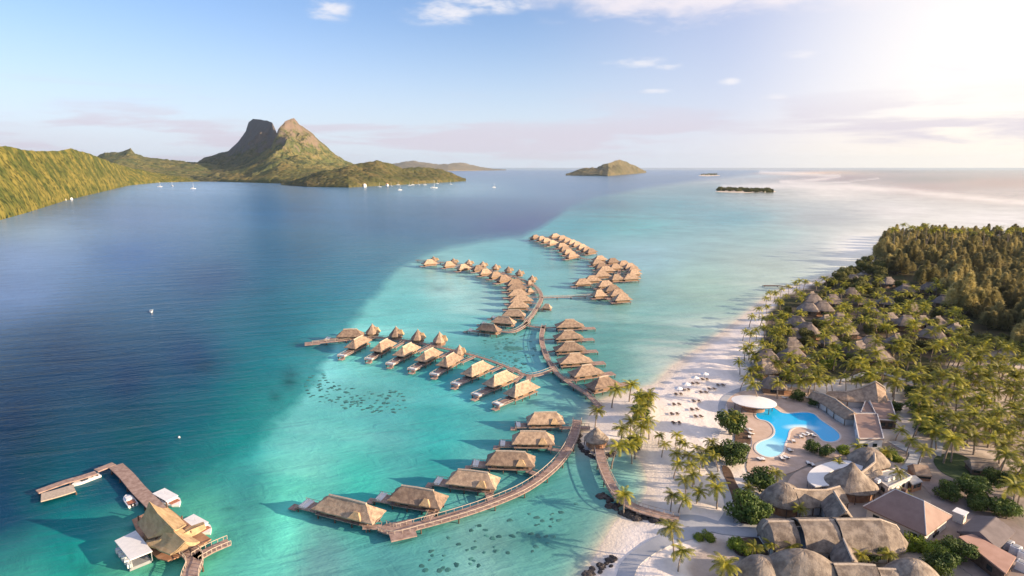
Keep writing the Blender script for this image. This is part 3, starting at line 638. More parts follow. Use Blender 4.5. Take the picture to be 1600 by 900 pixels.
# ------------------------------------------------------------------ roofs
def hip_loops(L_, W_, ze, zt, rl, n=7, levels=7, flare=1.25, jit=.06, oval=0.0):
    """loops from eave rectangle to a ridge, concave pitch"""
    rr = random.Random(int(L_*100+W_*10)); loops = []
    base = []
    for e in range(4):
        for k in range(n):
            t = k/n*2-1
            base.append([(t, -1), (1, t), (-t, 1), (-1, -t)][e])
    if oval: base = [((x*math.sqrt(1-y*y/2))*oval+x*(1-oval), (y*math.sqrt(1-x*x/2))*oval+y*(1-oval)) for x, y in base]
    for i in range(levels+1):
        t = i/levels; k = (1-t); z = ze+(zt-ze)*(t**flare)
        hx = L_/2*k+rl/2*t; hy = W_/2*k+.12*t
        j = jit if i < levels else 0
        loops.append([(x*hx*(1+rr.uniform(-j,j)*.3), y*hy*(1+rr.uniform(-j,j)*.3), z+rr.uniform(-j,j)) for x, y in base])
    return loops
def roof_mesh(L_, W_, ze, zt, rl, **k):
    lo = hip_loops(L_, W_, ze, zt, rl, **k)
    under = [(x*.93, y*.93, ze-.35) for x, y, z in lo[0]]; inner = [(x*.6, y*.6, ze+.15) for x, y, z in lo[0]]
    return MB().rings([inner, under, [(x, y, z-.32) for x, y, z in lo[0]]]+lo)
def make_villa(kind):
    root = empty('overwater_villa', (0,0,0)); root['proto'] = kind
    if kind in ('long', 'mid', 'point'):
        L_, W_, zt, rl = {'long': (17,6.6,7.0,10.0), 'mid': (13,6.7,6.7,6.4), 'point': (15,7.0,7.2,4.4)}[kind]
        zt -= .5; rm = roof_mesh(L_, W_, 3.35, zt, rl, flare=1.12 if kind != 'point' else 1.35)
        rf = rm.build('roof', M['thatch'], root)
        rc = MB(); rc.tube([(-rl/2-.2,0,zt-.02),(0,0,zt+.12),(rl/2+.2,0,zt-.02)], [.34,.3,.34], 6); rc.build('ridge_cap', M['ridge'], rf)
        wl = MB(); wl.box((0,0,2.5), (L_*.76, W_*.66, 1.8)); w = wl.build('wall', M['wall'], root)
        for s in (-1, 1):
            for xx in (-.2, .2):
                g = MB(); g.box((xx*L_, s*(W_*.33+.03), 2.5), (2.4,.08,1.3)); g.build('window', M['glass'], w)
        g = MB(); g.box((-L_*.38-.03,0,2.45), (.08,3.2,1.5)); g.build('window', M['glass'], w)
        dk = MB(); dk.box((0,0,1.55), (L_*.9, W_*.85, .22)); dk.build('deck', M['wood'], root)
        # sea terrace, two levels
        dl = 6.2 if kind == 'long' else 7.0
        t1 = MB(); t1.box((-L_*.45-dl/2, 0, 1.35), (dl, W_*.62, .2))
        ft = t1.build('sun_terrace', M['wood'], root)
        if kind != 'point':
            pd = MB(); pd.box((-L_*.45-dl+1.6, 0.3, 1.56), (1.9, 4.0, .2)); pd.box((-L_*.45-dl+.85,0.3,1.80), (.35,4.0,.5)); pd.build('day_bed', M['white'], root)
            rb = MB()
            for s in (-1, 1): rb.box((-L_*.45-dl/2, s*W_*.31, 2.15), (dl, .09, .09)); [rb.box((-L_*.45-dl*q, s*W_*.31, 1.8), (.1,.1,.75)) for q in (0.05,.35,.65,.98)]
            rb.build('railing', M['ridge'], root)
            sb = MB(); sb.box((-L_*.45-dl-1.0, -1.2, .75), (2.2, 2.6, .16)); sb.box((-L_*.45-dl-.1,-1.2,1.05), (.7,1.6,.14)); sb.build('swim_platform', M['wood'], root)
        if kind == 'long':
            dm = roof_mesh(3.4, 2.6, 3.6, 5.0, 1.2, n=3, levels=3).build('porch_roof', M['thatch_gold'], root); dm.location = (L_*.22, -W_*.34, 0)
        st = [(x, y) for x in (-.42, -.14, .14, .42) for y in (-.36, .36)]
        for x, y in st:
            k = MB(); k.cyl((x*L_, y*W_, -1.5), (x*L_, y*W_, 1.45), .2, .18, 6, False); k.build('stilt', M['wood_dark'], root)
        for y in (-.26, .26):
            k = MB(); k.cyl((-L_*.45-dl+.4, y*W_, -1.5), (-L_*.45-dl+.4, y*W_, 1.25), .2, .18, 6, False); k.build('stilt', M['wood_dark'], root)
    elif kind == 'hex':
        r = 5.2; lo = []
        for i in range(7):
            t = i/6; k = 1-t; z = 3.4+3.9*t**1.05
            lo.append([((r*k+.18*t)*math.cos(a), (r*k+.18*t)*math.sin(a), z+random.uniform(-.05,.05)) for a in [math.pi/4*j+.39 for j in range(8)]])
        m = MB().rings([[(x*.6,y*.6,3.9) for x,y,z in lo[0]],[(x,y,z-.3) for x,y,z in lo[0]]]+lo)
        rf = m.build('roof', M['thatch'], root)
        k = MB(); k.cyl((0,0,7.1),(0,0,7.6),.4,.15,8); k.build('finial', M['ridge'], rf)
        pr = roof_mesh(4.6, 3.4, 3.6, 6.0, 2.0, n=3, levels=4).build('porch_roof', M['thatch_gold'], root); pr.location = (3.6,-1.0,0)
        w = MB(); w.prism([(3.7*math.cos(a), 3.7*math.sin(a)) for a in [math.pi/4*j+.39 for j in range(8)]], 1.6, 3.9); ww = w.build('wall', M['wall'], root)
        g = MB(); g.box((-3.5,0,2.7), (.1,2.2,1.8)); g.build('window', M['glass'], ww)
        d = MB(); d.prism([(4.6*math.cos(a), 4.6*math.sin(a)) for a in [math.pi/4*j+.39 for j in range(8)]], 1.35, 1.6); d.box((-5.5,0,1.45),(3.6,4.2,.2)); d.build('deck', M['wood'], root)
        for a in (0.8,2.3,3.9,5.5):
            k = MB(); k.cyl((3.8*math.cos(a),3.8*math.sin(a),-1.5),(3.8*math.cos(a),3.8*math.sin(a),1.35),.2,.18,6,False); k.build('stilt', M['wood_dark'], root)
    elif kind == 'far':
        L_, W_ = 13, 7
        rf = roof_mesh(L_, W_, 3.4, 6.9, 4.6, n=4, levels=5).build('roof', M['thatch'], root)
        w = MB(); w.box((0,0,2.7), (L_*.74,W_*.66,2.3)); w.build('wall', M['wall'], root)
        d = MB(); d.box((-1.5,0,1.5), (L_*.95+3,W_*.8,.25)); d.build('deck', M['wood'], root)
        for x, y in ((-.4,-.35),(-.4,.35),(.4,-.35),(.4,.35)):
            k = MB(); k.cyl((x*L_,y*W_,-1.5),(x*L_,y*W_,1.4),.22,.2,5,False); k.build('stilt', M['wood_dark'], root)
    return root
PROTO = {k: make_villa(k) for k in ('long','mid','point','hex','far')}
BASE = {'long': 17, 'mid': 13, 'point': 15, 'hex': 10.4, 'far': 13}
FOOT = []     # occupied circles (x, y, r)
def nearest(p, labels):
    best = None
    for l in labels:
        for q in PIER_PTS[l]:
            d = (Vector((q.x, q.y))-Vector((p[0], p[1]))).length
            if best is None or d < best[0]: best = (d, q)
    return best[1]
def walkway(o, a, b, w=1.8, z=1.5):
    """walkway part in world space from a to b, parented to villa o"""
    a = Vector((a[0], a[1], z)); b = Vector((b[0], b[1], z)); d = b-a; Ln = d.length
    if Ln < 1.5: return
    mb = MB(); mb.box(((a.x+b.x)/2, (a.y+b.y)/2, z-.1), (Ln, w, .18), math.atan2(d.y, d.x))
    nn = Vector((-d.y, d.x, 0)).normalized()
    for s in (-1, 1):
        c = (a+b)/2+nn*s*(w/2-.06); mb.box((c.x, c.y, z+.75), (Ln, .09, .09), math.atan2(d.y, d.x))
        for t in np.linspace(.03, .97, max(2, int(Ln/3))): q = a+d*float(t)+nn*s*(w/2-.06); mb.box((q.x, q.y, z+.35), (.1,.1,.8))
    for t in np.linspace(.15, .85, max(2, int(Ln/6))): q = a+d*float(t); mb.cyl((q.x,q.y,-1.5),(q.x,q.y,z-.2),.16,.16,5,False)
    k = mb.build('walkway', M['wood']); k.parent = o
    bpy_mat = Matrix.LocRotScale(o.location, o.rotation_euler, o.scale); k.matrix_parent_inverse = bpy_mat.inverted()
def villa(kind, x1, y1, x2, y2, label, group, wsc=1.0, zc=4.5, piers=None, attach='side', hs=1.0):
    """sea end at (x1,y1), land end at (x2,y2), in photo pixels at eave height"""
    a, b = G(x1, y1, zc), G(x2, y2, zc); d = b-a; L_ = Vector((d.x, d.y)).length; c = (a+b)/2; rz = math.atan2(d.y, d.x)
    o = inst(PROTO[kind], (c.x, c.y, 0), rz, (L_/BASE[kind], wsc, hs), label, 'overwater bungalow', group)
    FOOT.append((c.x, c.y, L_*.5))
    if piers:
        q = nearest((c.x, c.y), piers); dirx = Vector((math.cos(rz), math.sin(rz))); nn = Vector((-dirx.y, dirx.x)); v = Vector((q.x-c.x, q.y-c.y))
        sd_ = 1 if v.dot(nn) > 0 else -1
        st = Vector((c.x, c.y))+nn*sd_*3.0*wsc+dirx*max(-.35, min(.35, v.dot(dirx)/L_))*L_
        walkway(o, st, q)
    return o
CB, NB, LB, AB, FB = [k for k in PIER_PTS if k.startswith('wide curved')], [k for k in PIER_PTS if k.startswith('narrow curved')], [k for k in PIER_PTS if k.startswith('long straight board')], \
    [k for k in PIER_PTS if 'middle arc' in k], [k for k in PIER_PTS if 'far cluster' in k]
rowA = [((823,651,881,650),'white day bed and squared roof end'),((800,680,866,681),'grey roof second from shore'),((760,711,836,714),'long pale thatch roof'),((701,739,778,748),'long roof and jutting entrance'),((612,764,694,777),'largest roof and white terrace beds'),((497,777,592,800),'gold porch at the outer pier end')]
for i, (q, d) in enumerate(rowA):
    villa('long', *q, f'villa with {d}, {nth(i+1)} from the beach on curved boardwalk', 'villas along the near curved boardwalk', .92, 4.3, CB, hs=.88)
rowB = [(546,541,573,527),(587,546,611,532),(622,553,649,538),(656,561,683,546),(690,569,715,554),(728,583,763,567),(762,599,801,582),(795,614,835,598)]
for i, q in enumerate(rowB):
    villa('mid', *q, f'sunlit overwater villa with white terrace bed, {nth(i+1)} from the left of the straight boardwalk', 'front villas of the straight boardwalk', .9, 4.2, LB)
for i, q in enumerate([(571,515),(608,519),(642,524),(676,528),(709,544)]):
    sc = 1.0 if i < 4 else .8
    c = G(q[0]+10, q[1]+1, 3); villa('hex', q[0], q[1]+1, q[0]+20*sc+2, q[1]+1, f'peaked octagonal villa, {nth(i+1)} from the left behind the straight boardwalk', 'octagonal villas behind the straight boardwalk', sc, 4.0, LB, hs=sc)
villa('mid', 527,520,568,519, 'brown villa at the outer left end of straight boardwalk', 'front villas of the straight boardwalk', 1.0, 4.5, LB)
rowC = [(912,504,868,505),(910,521,866,523),(914,539,866,541),(924,557,872,560),(940,574,892,580),(965,591,920,600)]
for i, q in enumerate(rowC):
    villa('point', *q, f'pointed roof villa facing the beach, {nth(i+1)} from the far end of its row', 'pointed roof villas on the narrow boardwalk', .95, 4.5, NB, hs=.95)
AL = 'arc villas of the middle boardwalk'
rowD = [(660,411,682,409),(692,414,710,412),(714,419,733,416),(738,420,756,418),(748,426,768,424),(764,431,784,428),(776,437,797,433),(790,443,818,440),(790,450,823,448),(792,459,826,457),(795,468,832,466),(792,477,826,476),(785,489,821,490),(769,499,805,502),(747,510,781,514)]
for i, q in enumerate(rowD):
    villa('mid' if i > 11 else 'far', *q, f'thatched villa on inner side of the middle arc, {nth(i+1)} from its left tip', AL, .85, 4.2, AB)
for i, q in enumerate([(677,403),(708,406),(732,408),(754,411),(774,415),(794,419),(811,424),(831,433)]):
    villa('hex', q[0]-7, q[1]+1, q[0]+8, q[1]+1, f'peaked villa on outer side of the middle arc, {nth(i+1)} from its left tip', AL, .8, 4.2, AB, hs=.85)
for i, q in enumerate([(823,440,832,439),(823,452,833,451),(847,476,862,477)]):
    villa('far', *q, f'small hut beside the middle arc boardwalk, {nth(i+1)} from the far side', AL, .6, 4.0, AB, hs=.7)
rowE = [(829,371,843,369),(839,373,852,371),(846,376,860,374),(855,380,869,377),(869,384,886,382),(874,389,891,387),(879,394,896,392),(884,400,902,397)]
for i, q in enumerate(rowE):
    villa('far', *q, f'thatched villa in left file of the farthest cluster, {nth(i+1)} from its far tip', 'villas of the farthest cluster', .95, 4.5, FB)
for i, q in enumerate([(867,367),(878,370),(886,374),(894,377),(901,380),(909,384),(916,388),(923,391)]):
    villa('far', q[0]-8, q[1]+2, q[0]+8, q[1], f'thatched villa in right file of the farthest cluster, {nth(i+1)} from its far tip', 'villas of the farthest cluster', .9, 4.5, FB)
rowF = [(937,403,0),(957,407,0),(974,411,0),(984,415,0),(989,420,0),(990,425,0),(985,432,1),(933,409,0),(939,415,0),(946,420,1),(940,428,1),(925,435,1),(910,440,1),(963,433,0),(961,416,0),(946,443,1),(957,450,1),(965,457,1),(972,464,1),(936,458,0)]
desc = ['at its far left corner','at the middle of its far edge','right of the far edge','nearest its far right corner','second on its right edge','third on its right edge','fourth on its right edge','left of the far corner','second down its left side','third down its left side','fourth down its left side','fifth down its left side','at its left tip','in its centre','just above its centre','topmost of the lower group','second of the lower group','third of the lower group','nearest the camera','beside the footbridge end']
for i, (x, y, k) in enumerate(rowF):
    w = 10+k*3.5
    villa('far', x-w, y+1, x+w, y-.5, f'thatched villa {desc[i]} in the right-hand cluster', 'villas of the right-hand cluster', .95, 4.5, FB)

# ------------------------------------------------------------------ arrival pavilion, boats
def place_roof(parent, name, m, x1, y1, x2, y2, wid, ze, zt, rlf=.5, **k):
    a, b = G(x1, y1, (ze+zt)/2), G(x2, y2, (ze+zt)/2); d = b-a; L_ = Vector((d.x, d.y)).length; c = (a+b)/2
    o = roof_mesh(L_, wid, ze, zt, L_*rlf, **k).build(name, m, parent)
    o.location = (c.x-parent.location.x, c.y-parent.location.y, 0); o.rotation_euler = (0,0,math.atan2(d.y, d.x)); return o, c, L_, math.atan2(d.y, d.x)
pc_ = G(255,825,1.5)
pav = empty('arrival_pavilion', (pc_.x, pc_.y, 0), 0, 'golden thatched arrival pavilion with swooping roofs on the bottom left dock', 'pavilion')
FOOT.append((pc_.x, pc_.y, 10))
def saddle(parent, name, m, ridge, eaves, th=.35):
    """swooping gable: ridge [(px,py,z)...], left/right eaves same length"""
    n = len(ridge); Rg = [G(*p) for p in ridge]; El = [G(*p) for p in eaves[0]]; Er = [G(*p) for p in eaves[1]]; o = Vector(parent.location)
    def row(E_): 
        out = []
        for i in range(n):
            for t in (0,.25,.5,.75):
                p = E_[i].lerp(Rg[i], t); p.z = E_[i].z+(Rg[i].z-E_[i].z)*t**1.35; out.append(p-o)
        return out
    vs = []; fs = []
    prof = []
    for i in range(n):
        l = [El[i].lerp(Rg[i], t) for t in (0,.25,.5,.75)]; r = [Er[i].lerp(Rg[i], t) for t in (.75,.5,.25,0)]
        for q, t in zip(l, (0,.25,.5,.75)): q.z = El[i].z+(Rg[i].z-El[i].z)*t**1.35
        for q, t in zip(r, (.75,.5,.25,0)): q.z = Er[i].z+(Rg[i].z-Er[i].z)*t**1.35
        top = l+[Rg[i]]+r; prof.append([p-o for p in top]+[p-o-Vector((0,0,th)) for p in top[::-1]])
    mb = MB(); mb.rings(prof); return mb.build(name, m, parent)
r1 = saddle(pav, 'main_roof', M['thatch_gold'], [(233,783,11.5),(246,802,9.6),(262,818,8.6),(272,828,7.5)], [[(214,816,4.2),(221,826,4.2),(231,840,4.2),(262,831,6.5)],[(262,793,5.0),(275,803,4.6),(291,819,4.2),(279,826,6.8)]])
r2 = saddle(pav, 'lower_roof', M['thatch_gold'], [(263,823,7.6),(275,834,6.6),(289,846,5.8),(296,851,4.4)], [[(237,850,3.4),(248,859,3.3),(266,866,3.3),(290,856,3.6)],[(285,826,4.6),(298,838,3.6),(312,846,3.4),(305,850,3.6)]])
r3 = saddle(pav, 'wing_roof', M['thatch_gold'], [(260,838,5.4),(250,843,4.8),(230,848,3.8)], [[(255,853,3.0),(247,857,2.9),(229,851,3.2)],[(256,836,4.4),(245,839,3.8),(228,845,3.2)]])
r4 = saddle(pav, 'wing_roof', M['thatch_gold'], [(282,836,5.0),(300,827,4.2),(320,819,3.6)], [[(286,842,3.6),(305,834,3.2),(322,824,3.2)],[(281,832,4.2),(298,822,3.4),(318,815,3.1)]])
mb = MB(); mb.prism([tuple((G(x,y,1.5)-Vector(pav.location))[:2]) for x, y in [(206,812),(238,796),(262,792),(300,822),(330,842),(300,862),(262,876),(246,872),(222,848)]], 1.2, 1.5); mb.build('deck', M['wood_warm'], pav)
for x, y in [(218,822),(234,841),(262,800),(286,822),(246,858),(268,866),(300,846),(244,806),(252,832)]:
    p = G(x, y, 1.5)-Vector(pav.location); k = MB(); k.cyl((p.x,p.y,-1.5),(p.x,p.y,4.2),.2,.18,7); k.build('post', M['wood_dark'], pav)
mb = MB(); p = G(246,838,1.5)-Vector(pav.location); mb.box((p.x,p.y,2.6),(5,4,2.2),.6); mb.build('ticket_room', M['wall'], pav)

def hull_mesh(L_, B, h, bow=.35):
    sec = []
    for i in range(9):
        t = i/8; x = -L_/2+L_*t; w = B/2*(1 if t < 1-bow else math.cos((t-(1-bow))/bow*math.pi/2)**.7 if t < 1 else .02); w = max(w, .03); sh = h*(1+.25*max(0,t-.5))
        sec.append([(x, -w*.72, -.25), (x, -w, h*.45), (x, -w, sh), (x, w, sh), (x, w, h*.45), (x, w*.72, -.25)])
    return MB().rings(sec)
def boat(kind, px, py, deg, L_, label, group='boats moored at the arrival dock', z=0.0):
    c = G(px, py, 1.0); root = empty('boat', (c.x, c.y, 0), R(deg), label, 'boat', group); B = L_*.34
    hull_mesh(L_, B, .95).build('hull', M['white'], root)
    if kind == 'ferry':
        mb = MB(); mb.box((-L_*.10,0,1.4),(L_*.58,B*.78,1.1)); cb = mb.build('cabin', M['white'], root)
        for s in (-1, 1):
            for q in range(4): g = MB(); g.box((-L_*.30+q*L_*.13, s*(B*.39+.02), 1.5),(L_*.09,.06,.5)); g.build('window', M['glass'], cb)
        mb = MB(); mb.box((-L_*.10,0,2.0),(L_*.62,B*.86,.12)); mb.build('canopy', M['white'], root)
        mb = MB(); mb.box((L_*.29,0,1.08),(L_*.14,B*.62,.08)); mb.build('foredeck', M['red'], root)
        mb = MB(); mb.cyl((-L_*.1,0,2.25),(-L_*.1,0,3.3),.04,.03,5); mb.build('mast', M['metal'], root)
    elif kind == 'open':
        mb = MB(); mb.box((L_*.10,0,1.2),(L_*.34,B*.7,.5), 0, .8); mb.build('cabin', M['white'], root)
        mb = MB(); mb.box((-L_*.26,0,1.0),(L_*.34,B*.78,.1)); mb.build('cockpit', M['red'], root)
        for s in (-1,1): mb = MB(); mb.box((-L_*.49,s*.35,.8),(.5,.3,1.0)); mb.build('engine', M['tyre'], root)
    elif kind == 'speed':
        mb = MB(); mb.box((L_*.08,0,1.1),(L_*.22,B*.6,.5),0,.7); mb.build('windscreen', M['glass'], root)
        mb = MB(); mb.box((-L_*.2,0,1.0),(L_*.3,B*.72,.1)); mb.build('cockpit', M['kerb'], root)
        for q in (-.1,-.28): mb = MB(); mb.box((L_*q,0,1.15),(L_*.09,B*.55,.4)); mb.build('seat', M['metal'], root)
    root.scale = (1, 1, .72)
    return root
def gdeg(x1, y1, x2, y2): a, b = G(x1,y1,1), G(x2,y2,1); return math.degrees(math.atan2(b.y-a.y, b.x-a.x))
boat('ferry', 262, 777, gdeg(244,768,282,789), 10.8, 'white ferry boat with flat roof tied to the dock above pavilion')
boat('ferry', 309, 819, gdeg(292,808,328,828), 10.2, 'white ferry boat partly hidden by the pavilion wing roof')
boat('open', 202, 779, gdeg(208,790,191,767), 6.6, 'small white launch with red cockpit left of the dock')
boat('speed', 134, 747, gdeg(150,742,118,754), 6.6, 'slim speedboat moored along the outer dock strip')
# covered white float
c = G(208,852,3.2); fl = empty('covered_float', (c.x, c.y, 0), 0, 'square white roofed float moored left of the arrival pavilion', 'float')
o = Vector(fl.location); qd = [G(x,y,3.2)-o for x, y in [(179,845),(212,829),(238,861),(203,875)]]
mb = MB(); mb.prism([(p.x,p.y) for p in qd], 3.0, 3.25); mb.build('roof', M['white'], fl)
mb = MB(); mb.prism([(p.x*.98-.6,p.y*.98+.3) for p in qd], .1, .8); mb.build('hull', M['metal'], fl)
for p in qd: k = MB(); k.cyl((p.x*.93,p.y*.93,.7),(p.x*.93,p.y*.93,3.0),.09,.09,6); k.build('post', M['metal'], fl)
mb = MB(); e = qd[0]-qd[3]
for t in (.1,.3,.5,.7,.9): q = qd[3]+e*t; mb.box((q.x*.94,q.y*.94,1.3),(.9,.9,.9),.6)
mb.build('seats', M['white'], fl)
# lagoon boats
b_ = boat('speed', 236, 485, -60, 5.0, 'lone small motorboat crossing the open deep water', 'boats out on the lagoon')
mb = MB(); mb.add([(-3,-.6,.03),(-3,.6,.03),(-7,1.2,.03),(-7,-1.2,.03)], [(3,2,1,0)]); w = mb.build('wake', mat('wake_foam', (.5,.62,.66), (.25,.42,.5), 1.0, .6), b_)
bu = empty('mooring_buoy', G(280,684), 0, 'tiny white mooring buoy on the blue-green water above the dock', 'buoy')
mb = MB(); mb.rings([[(r_*math.cos(t), r_*math.sin(t), z_) for t in [k*math.pi/5 for k in range(10)]] for r_, z_ in ((.3,-.2),(.6,.1),(.6,.4),(.35,.8),(.1,1.0))]); mb.build('float', M['white'], bu); bu.scale = (.55,.55,.55)
mb = MB(); mb.cyl((0,0,1.0),(0,0,1.6),.05,.05,6); mb.build('mast', M['metal'], bu)
for q, (x, y) in enumerate([(853,479),(1376,388)]):
    if q == 0: continue
    boat('speed', x-8, y, 20, 8, 'dark small boat on pale water left of the far forest tip', 'boats out on the lagoon')
def yacht(px, py, L_, label):
    c = G(px, py); root = empty('sailing_yacht', c, R(random.uniform(-30,30)), label, 'yacht', 'yachts anchored off the headland')
    hull_mesh(L_, L_*.3, L_*.09).build('hull', M['white'], root)
    mb = MB(); mb.box((0,0,L_*.12),(L_*.35,L_*.18,L_*.07)); mb.build('cabin', M['white'], root)
    mb = MB(); mb.cyl((L_*.05,0,L_*.1),(L_*.05,0,L_*1.15),L_*.02,L_*.012,6); mb.cyl((L_*.05,0,L_*.25),(-L_*.35,0,L_*.25),L_*.015,L_*.015,6); mb.build('mast', M['white'], root)
YS = [(611,291),(622,289),(629,288),(640,290),(645,289),(654,289),(664,289),(678,294),(683,287),(704,288),(772,293),(625,297),(593,292),(250,292),(269,291),(302,295),(498,292)]
YD = ['leftmost off the headland','second off the headland','third off the headland','fourth off the headland','fifth off the headland','sixth off the headland','seventh off the headland','largest and lowest of the yachts','small one just right of the largest','off the headland tip','alone in open water right of headland','near side of the anchorage','near the shore left of the anchorage','left of a pair in the inner bay','right of a pair in the inner bay','alone right of the bay pair','close to the foothill shore']
for i, (x, y) in enumerate(YS): yacht(x, y, 30 if i == 7 else 17 if x > 400 else 20, 'white sailing yacht, '+YD[i])
# shore houses
def house(px, py, s, label, rm='red'):
    c = G(px, py, 0); c.z = 1.5; o = empty('shore_house', (c.x, c.y, 0), random.uniform(0,3), label, 'house', 'small houses along the far shore')
    mb = MB(); mb.box((0,0,s*.25+.5),(s,s*.7,s*.5+1)); mb.build('wall', M['white'], o)
    roof_mesh(s*1.15, s*.85, s*.5+1, s*.95+1, s*.5, n=2, levels=2).build('roof', M['white'] if rm == 'w' else M['roof_salmon'], o)
for i, (x, y, s, r_, l) in enumerate([(84,318.5,4.5,'w','left of the near point'),(102,313.5,5,'w','on the near point of hill'),(112,312.2,5,'w','right of the near point'),(160,299.5,5,'s','under the green hill slope'),(222,286.8,12,'w','at the inner bay head'),
     (278,283.2,26,'w','tallest at the bay end'),(292,283.2,16,'w','right of the tallest one'),(404,284.2,20,'w','under the dark peak'),(422,285,20,'w','right of the dark peak'),(430,285.5,16,'s','left of the headland'),(470,289.3,16,'w','at the headland root'),(497,291.7,14,'s','on the headland left shore'),
     (570,292,13,'w','below the headland trees'),(605,290.6,12,'s','behind the yacht anchorage')]):
    house(x, y-.25, s, 'small pale shore house '+l, r_)
# ------------------------------------------------------------------ lodge buildings
def foot(c, r): FOOT.append((c[0], c[1], r))
def loft(name, label, st, m='thatch_grey', cat='lodge', group='thatched roofs of the main lodge', p=1.7, wall=True, ends=(1,1), wm_='plaster', parent=None, part='roof'):
    """barrel thatch: st = [(px,py,z_ridge,halfwidth,z_eave)]"""
    P = [G(a, b, c) for a, b, c, d, e in st]; c0 = sum(P, Vector())/len(P)
    own = parent is None
    if own: parent = empty(name, (c0.x, c0.y, 0), 0, label, cat, group)
    o = Vector((parent.location.x, parent.location.y, 0)); K = 9
    dirs = []
    for i in range(len(P)):
        d = P[min(i+1,len(P)-1)]-P[max(i-1,0)]; d.z = 0; dirs.append(d.normalized())
    pp = [(P[i], st[i][3], st[i][4], dirs[i]) for i in range(len(P))]
    if ends[0]: a = pp[0]; q = a[0]-a[3]*a[1]*ends[0]; q.z = a[2]+.2; pp = [(q, a[1]*.25, a[2], a[3]), (a[0].lerp(q,.6)+Vector((0,0,(a[0].z-a[2])*.28)), a[1]*.78, a[2], a[3])]+pp
    if ends[1]: a = pp[-1]; q = a[0]+a[3]*a[1]*ends[1]; q.z = a[2]+.2; pp = pp+[(a[0].lerp(q,.6)+Vector((0,0,(a[0].z-a[2])*.28)), a[1]*.78, a[2], a[3]), (q, a[1]*.25, a[2], a[3])]
    # resample smoothly
    rows = []
    for i in range(len(pp)-1):
        for t in (0,.34,.67): 
            a, b = pp[i], pp[i+1]; rows.append((a[0].lerp(b[0],t), a[1]+(b[1]-a[1])*t, a[2]+(b[2]-a[2])*t, a[3].lerp(b[3],t).normalized()))
    rows.append(pp[-1]); loops = []; rr = random.Random(len(LABELS))
    for c, hw, ze, d in rows:
        nn = Vector((-d.y, d.x, 0)); top = []
        for k in range(K+1):
            a = k/K*2-1; z = ze+(c.z-ze)*(1-abs(a)**p); q = c+nn*a*hw-o; q.z = z+(rr.uniform(-.07,.07) if 0 < k < K else 0); top.append(q)
        loops.append(top+[q-Vector((0,0,.35)) for q in top[::-1]])
    rfo = MB().rings(loops).build(part, M[m], parent, smooth=False)
    rcp = [c-o+Vector((0,0,.02)) for c, hw, ze, d in rows if c.z-ze > 1.6]
    if len(rcp) > 2: k = MB(); k.tube(rcp, [.3]*len(rcp), 6); k.build('ridge_cap', M['ridge'], rfo)
    if wall:
        l, r = [], []
        for i in range(len(P)):
            nn = Vector((-dirs[i].y, dirs[i].x, 0)); h = st[i][3]*.78; l.append((P[i]+nn*h-o)[:2]); r.append((P[i]-nn*h-o)[:2])
        mb = MB(); mb.prism([tuple(q) for q in l+r[::-1]], 1.2, min(s[4] for s in st)+.1); mb.build('wall', M[wm_], parent)
        for i in range(len(P)):
            nn = Vector((-dirs[i].y, dirs[i].x, 0)); h = st[i][3]*.88
            for s in (1, -1): q = P[i]+nn*h*s-o; k = MB(); k.cyl((q.x,q.y,1.2),(q.x,q.y,st[i][4]),.14,.12,6); k.build('post', M['wood_dark'], parent)
    for q in P: foot(q, max(s[3] for s in st)+.5)
    return parent
def dome(name, label, px, py, zt, rx, ry, ze, deg=0, m='thatch_grey', p=1.5, peak=0., parent=None, cat='lodge', group='thatched roofs of the main lodge', part='roof', wall=True):
    c = G(px, py, (zt+ze)/2); own = parent is None
    if own: parent = empty(name, (c.x, c.y, 0), 0, label, cat, group)
    n = 28; lo = []; cs, sn = math.cos(R(deg)), math.sin(R(deg)); ox, oy = c.x-parent.location.x, c.y-parent.location.y
    for i in range(9):
        k = 1-i/8.5; z = ze+(zt-ze)*(1-k**p)+(peak*(1-k)**6 if peak else 0); ring = []
        for j in range(n):
            t = 2*math.pi*j/n; x, y = rx*k*math.cos(t), ry*k*math.sin(t); ring.append((ox+x*cs-y*sn, oy+x*sn+y*cs, z+random.uniform(-.05,.05)))
        lo.append(ring)
    und = [(ox+(q[0]-ox)*.97, oy+(q[1]-oy)*.97, ze-.35) for q in lo[0]]; inn = [(ox+(q[0]-ox)*.6, oy+(q[1]-oy)*.6, ze) for q in lo[0]]
    MB().rings([inn, und]+lo).build(part, M[m], parent)
    if wall:
        mb = MB(); mb.prism([(ox+(q[0]-ox)*.8, oy+(q[1]-oy)*.8) for q in lo[0]], 1.2, ze-.02); mb.build('wall', M['wood_warm'], parent)
        for j in range(0, n, 4): q = lo[0][j]; k = MB(); k.cyl((ox+(q[0]-ox)*.93,oy+(q[1]-oy)*.93,1.2),(ox+(q[0]-ox)*.93,oy+(q[1]-oy)*.93,ze-.3),.14,.12,6); k.build('post', M['wood_dark'], parent)
    foot(c, max(rx, ry)); return parent
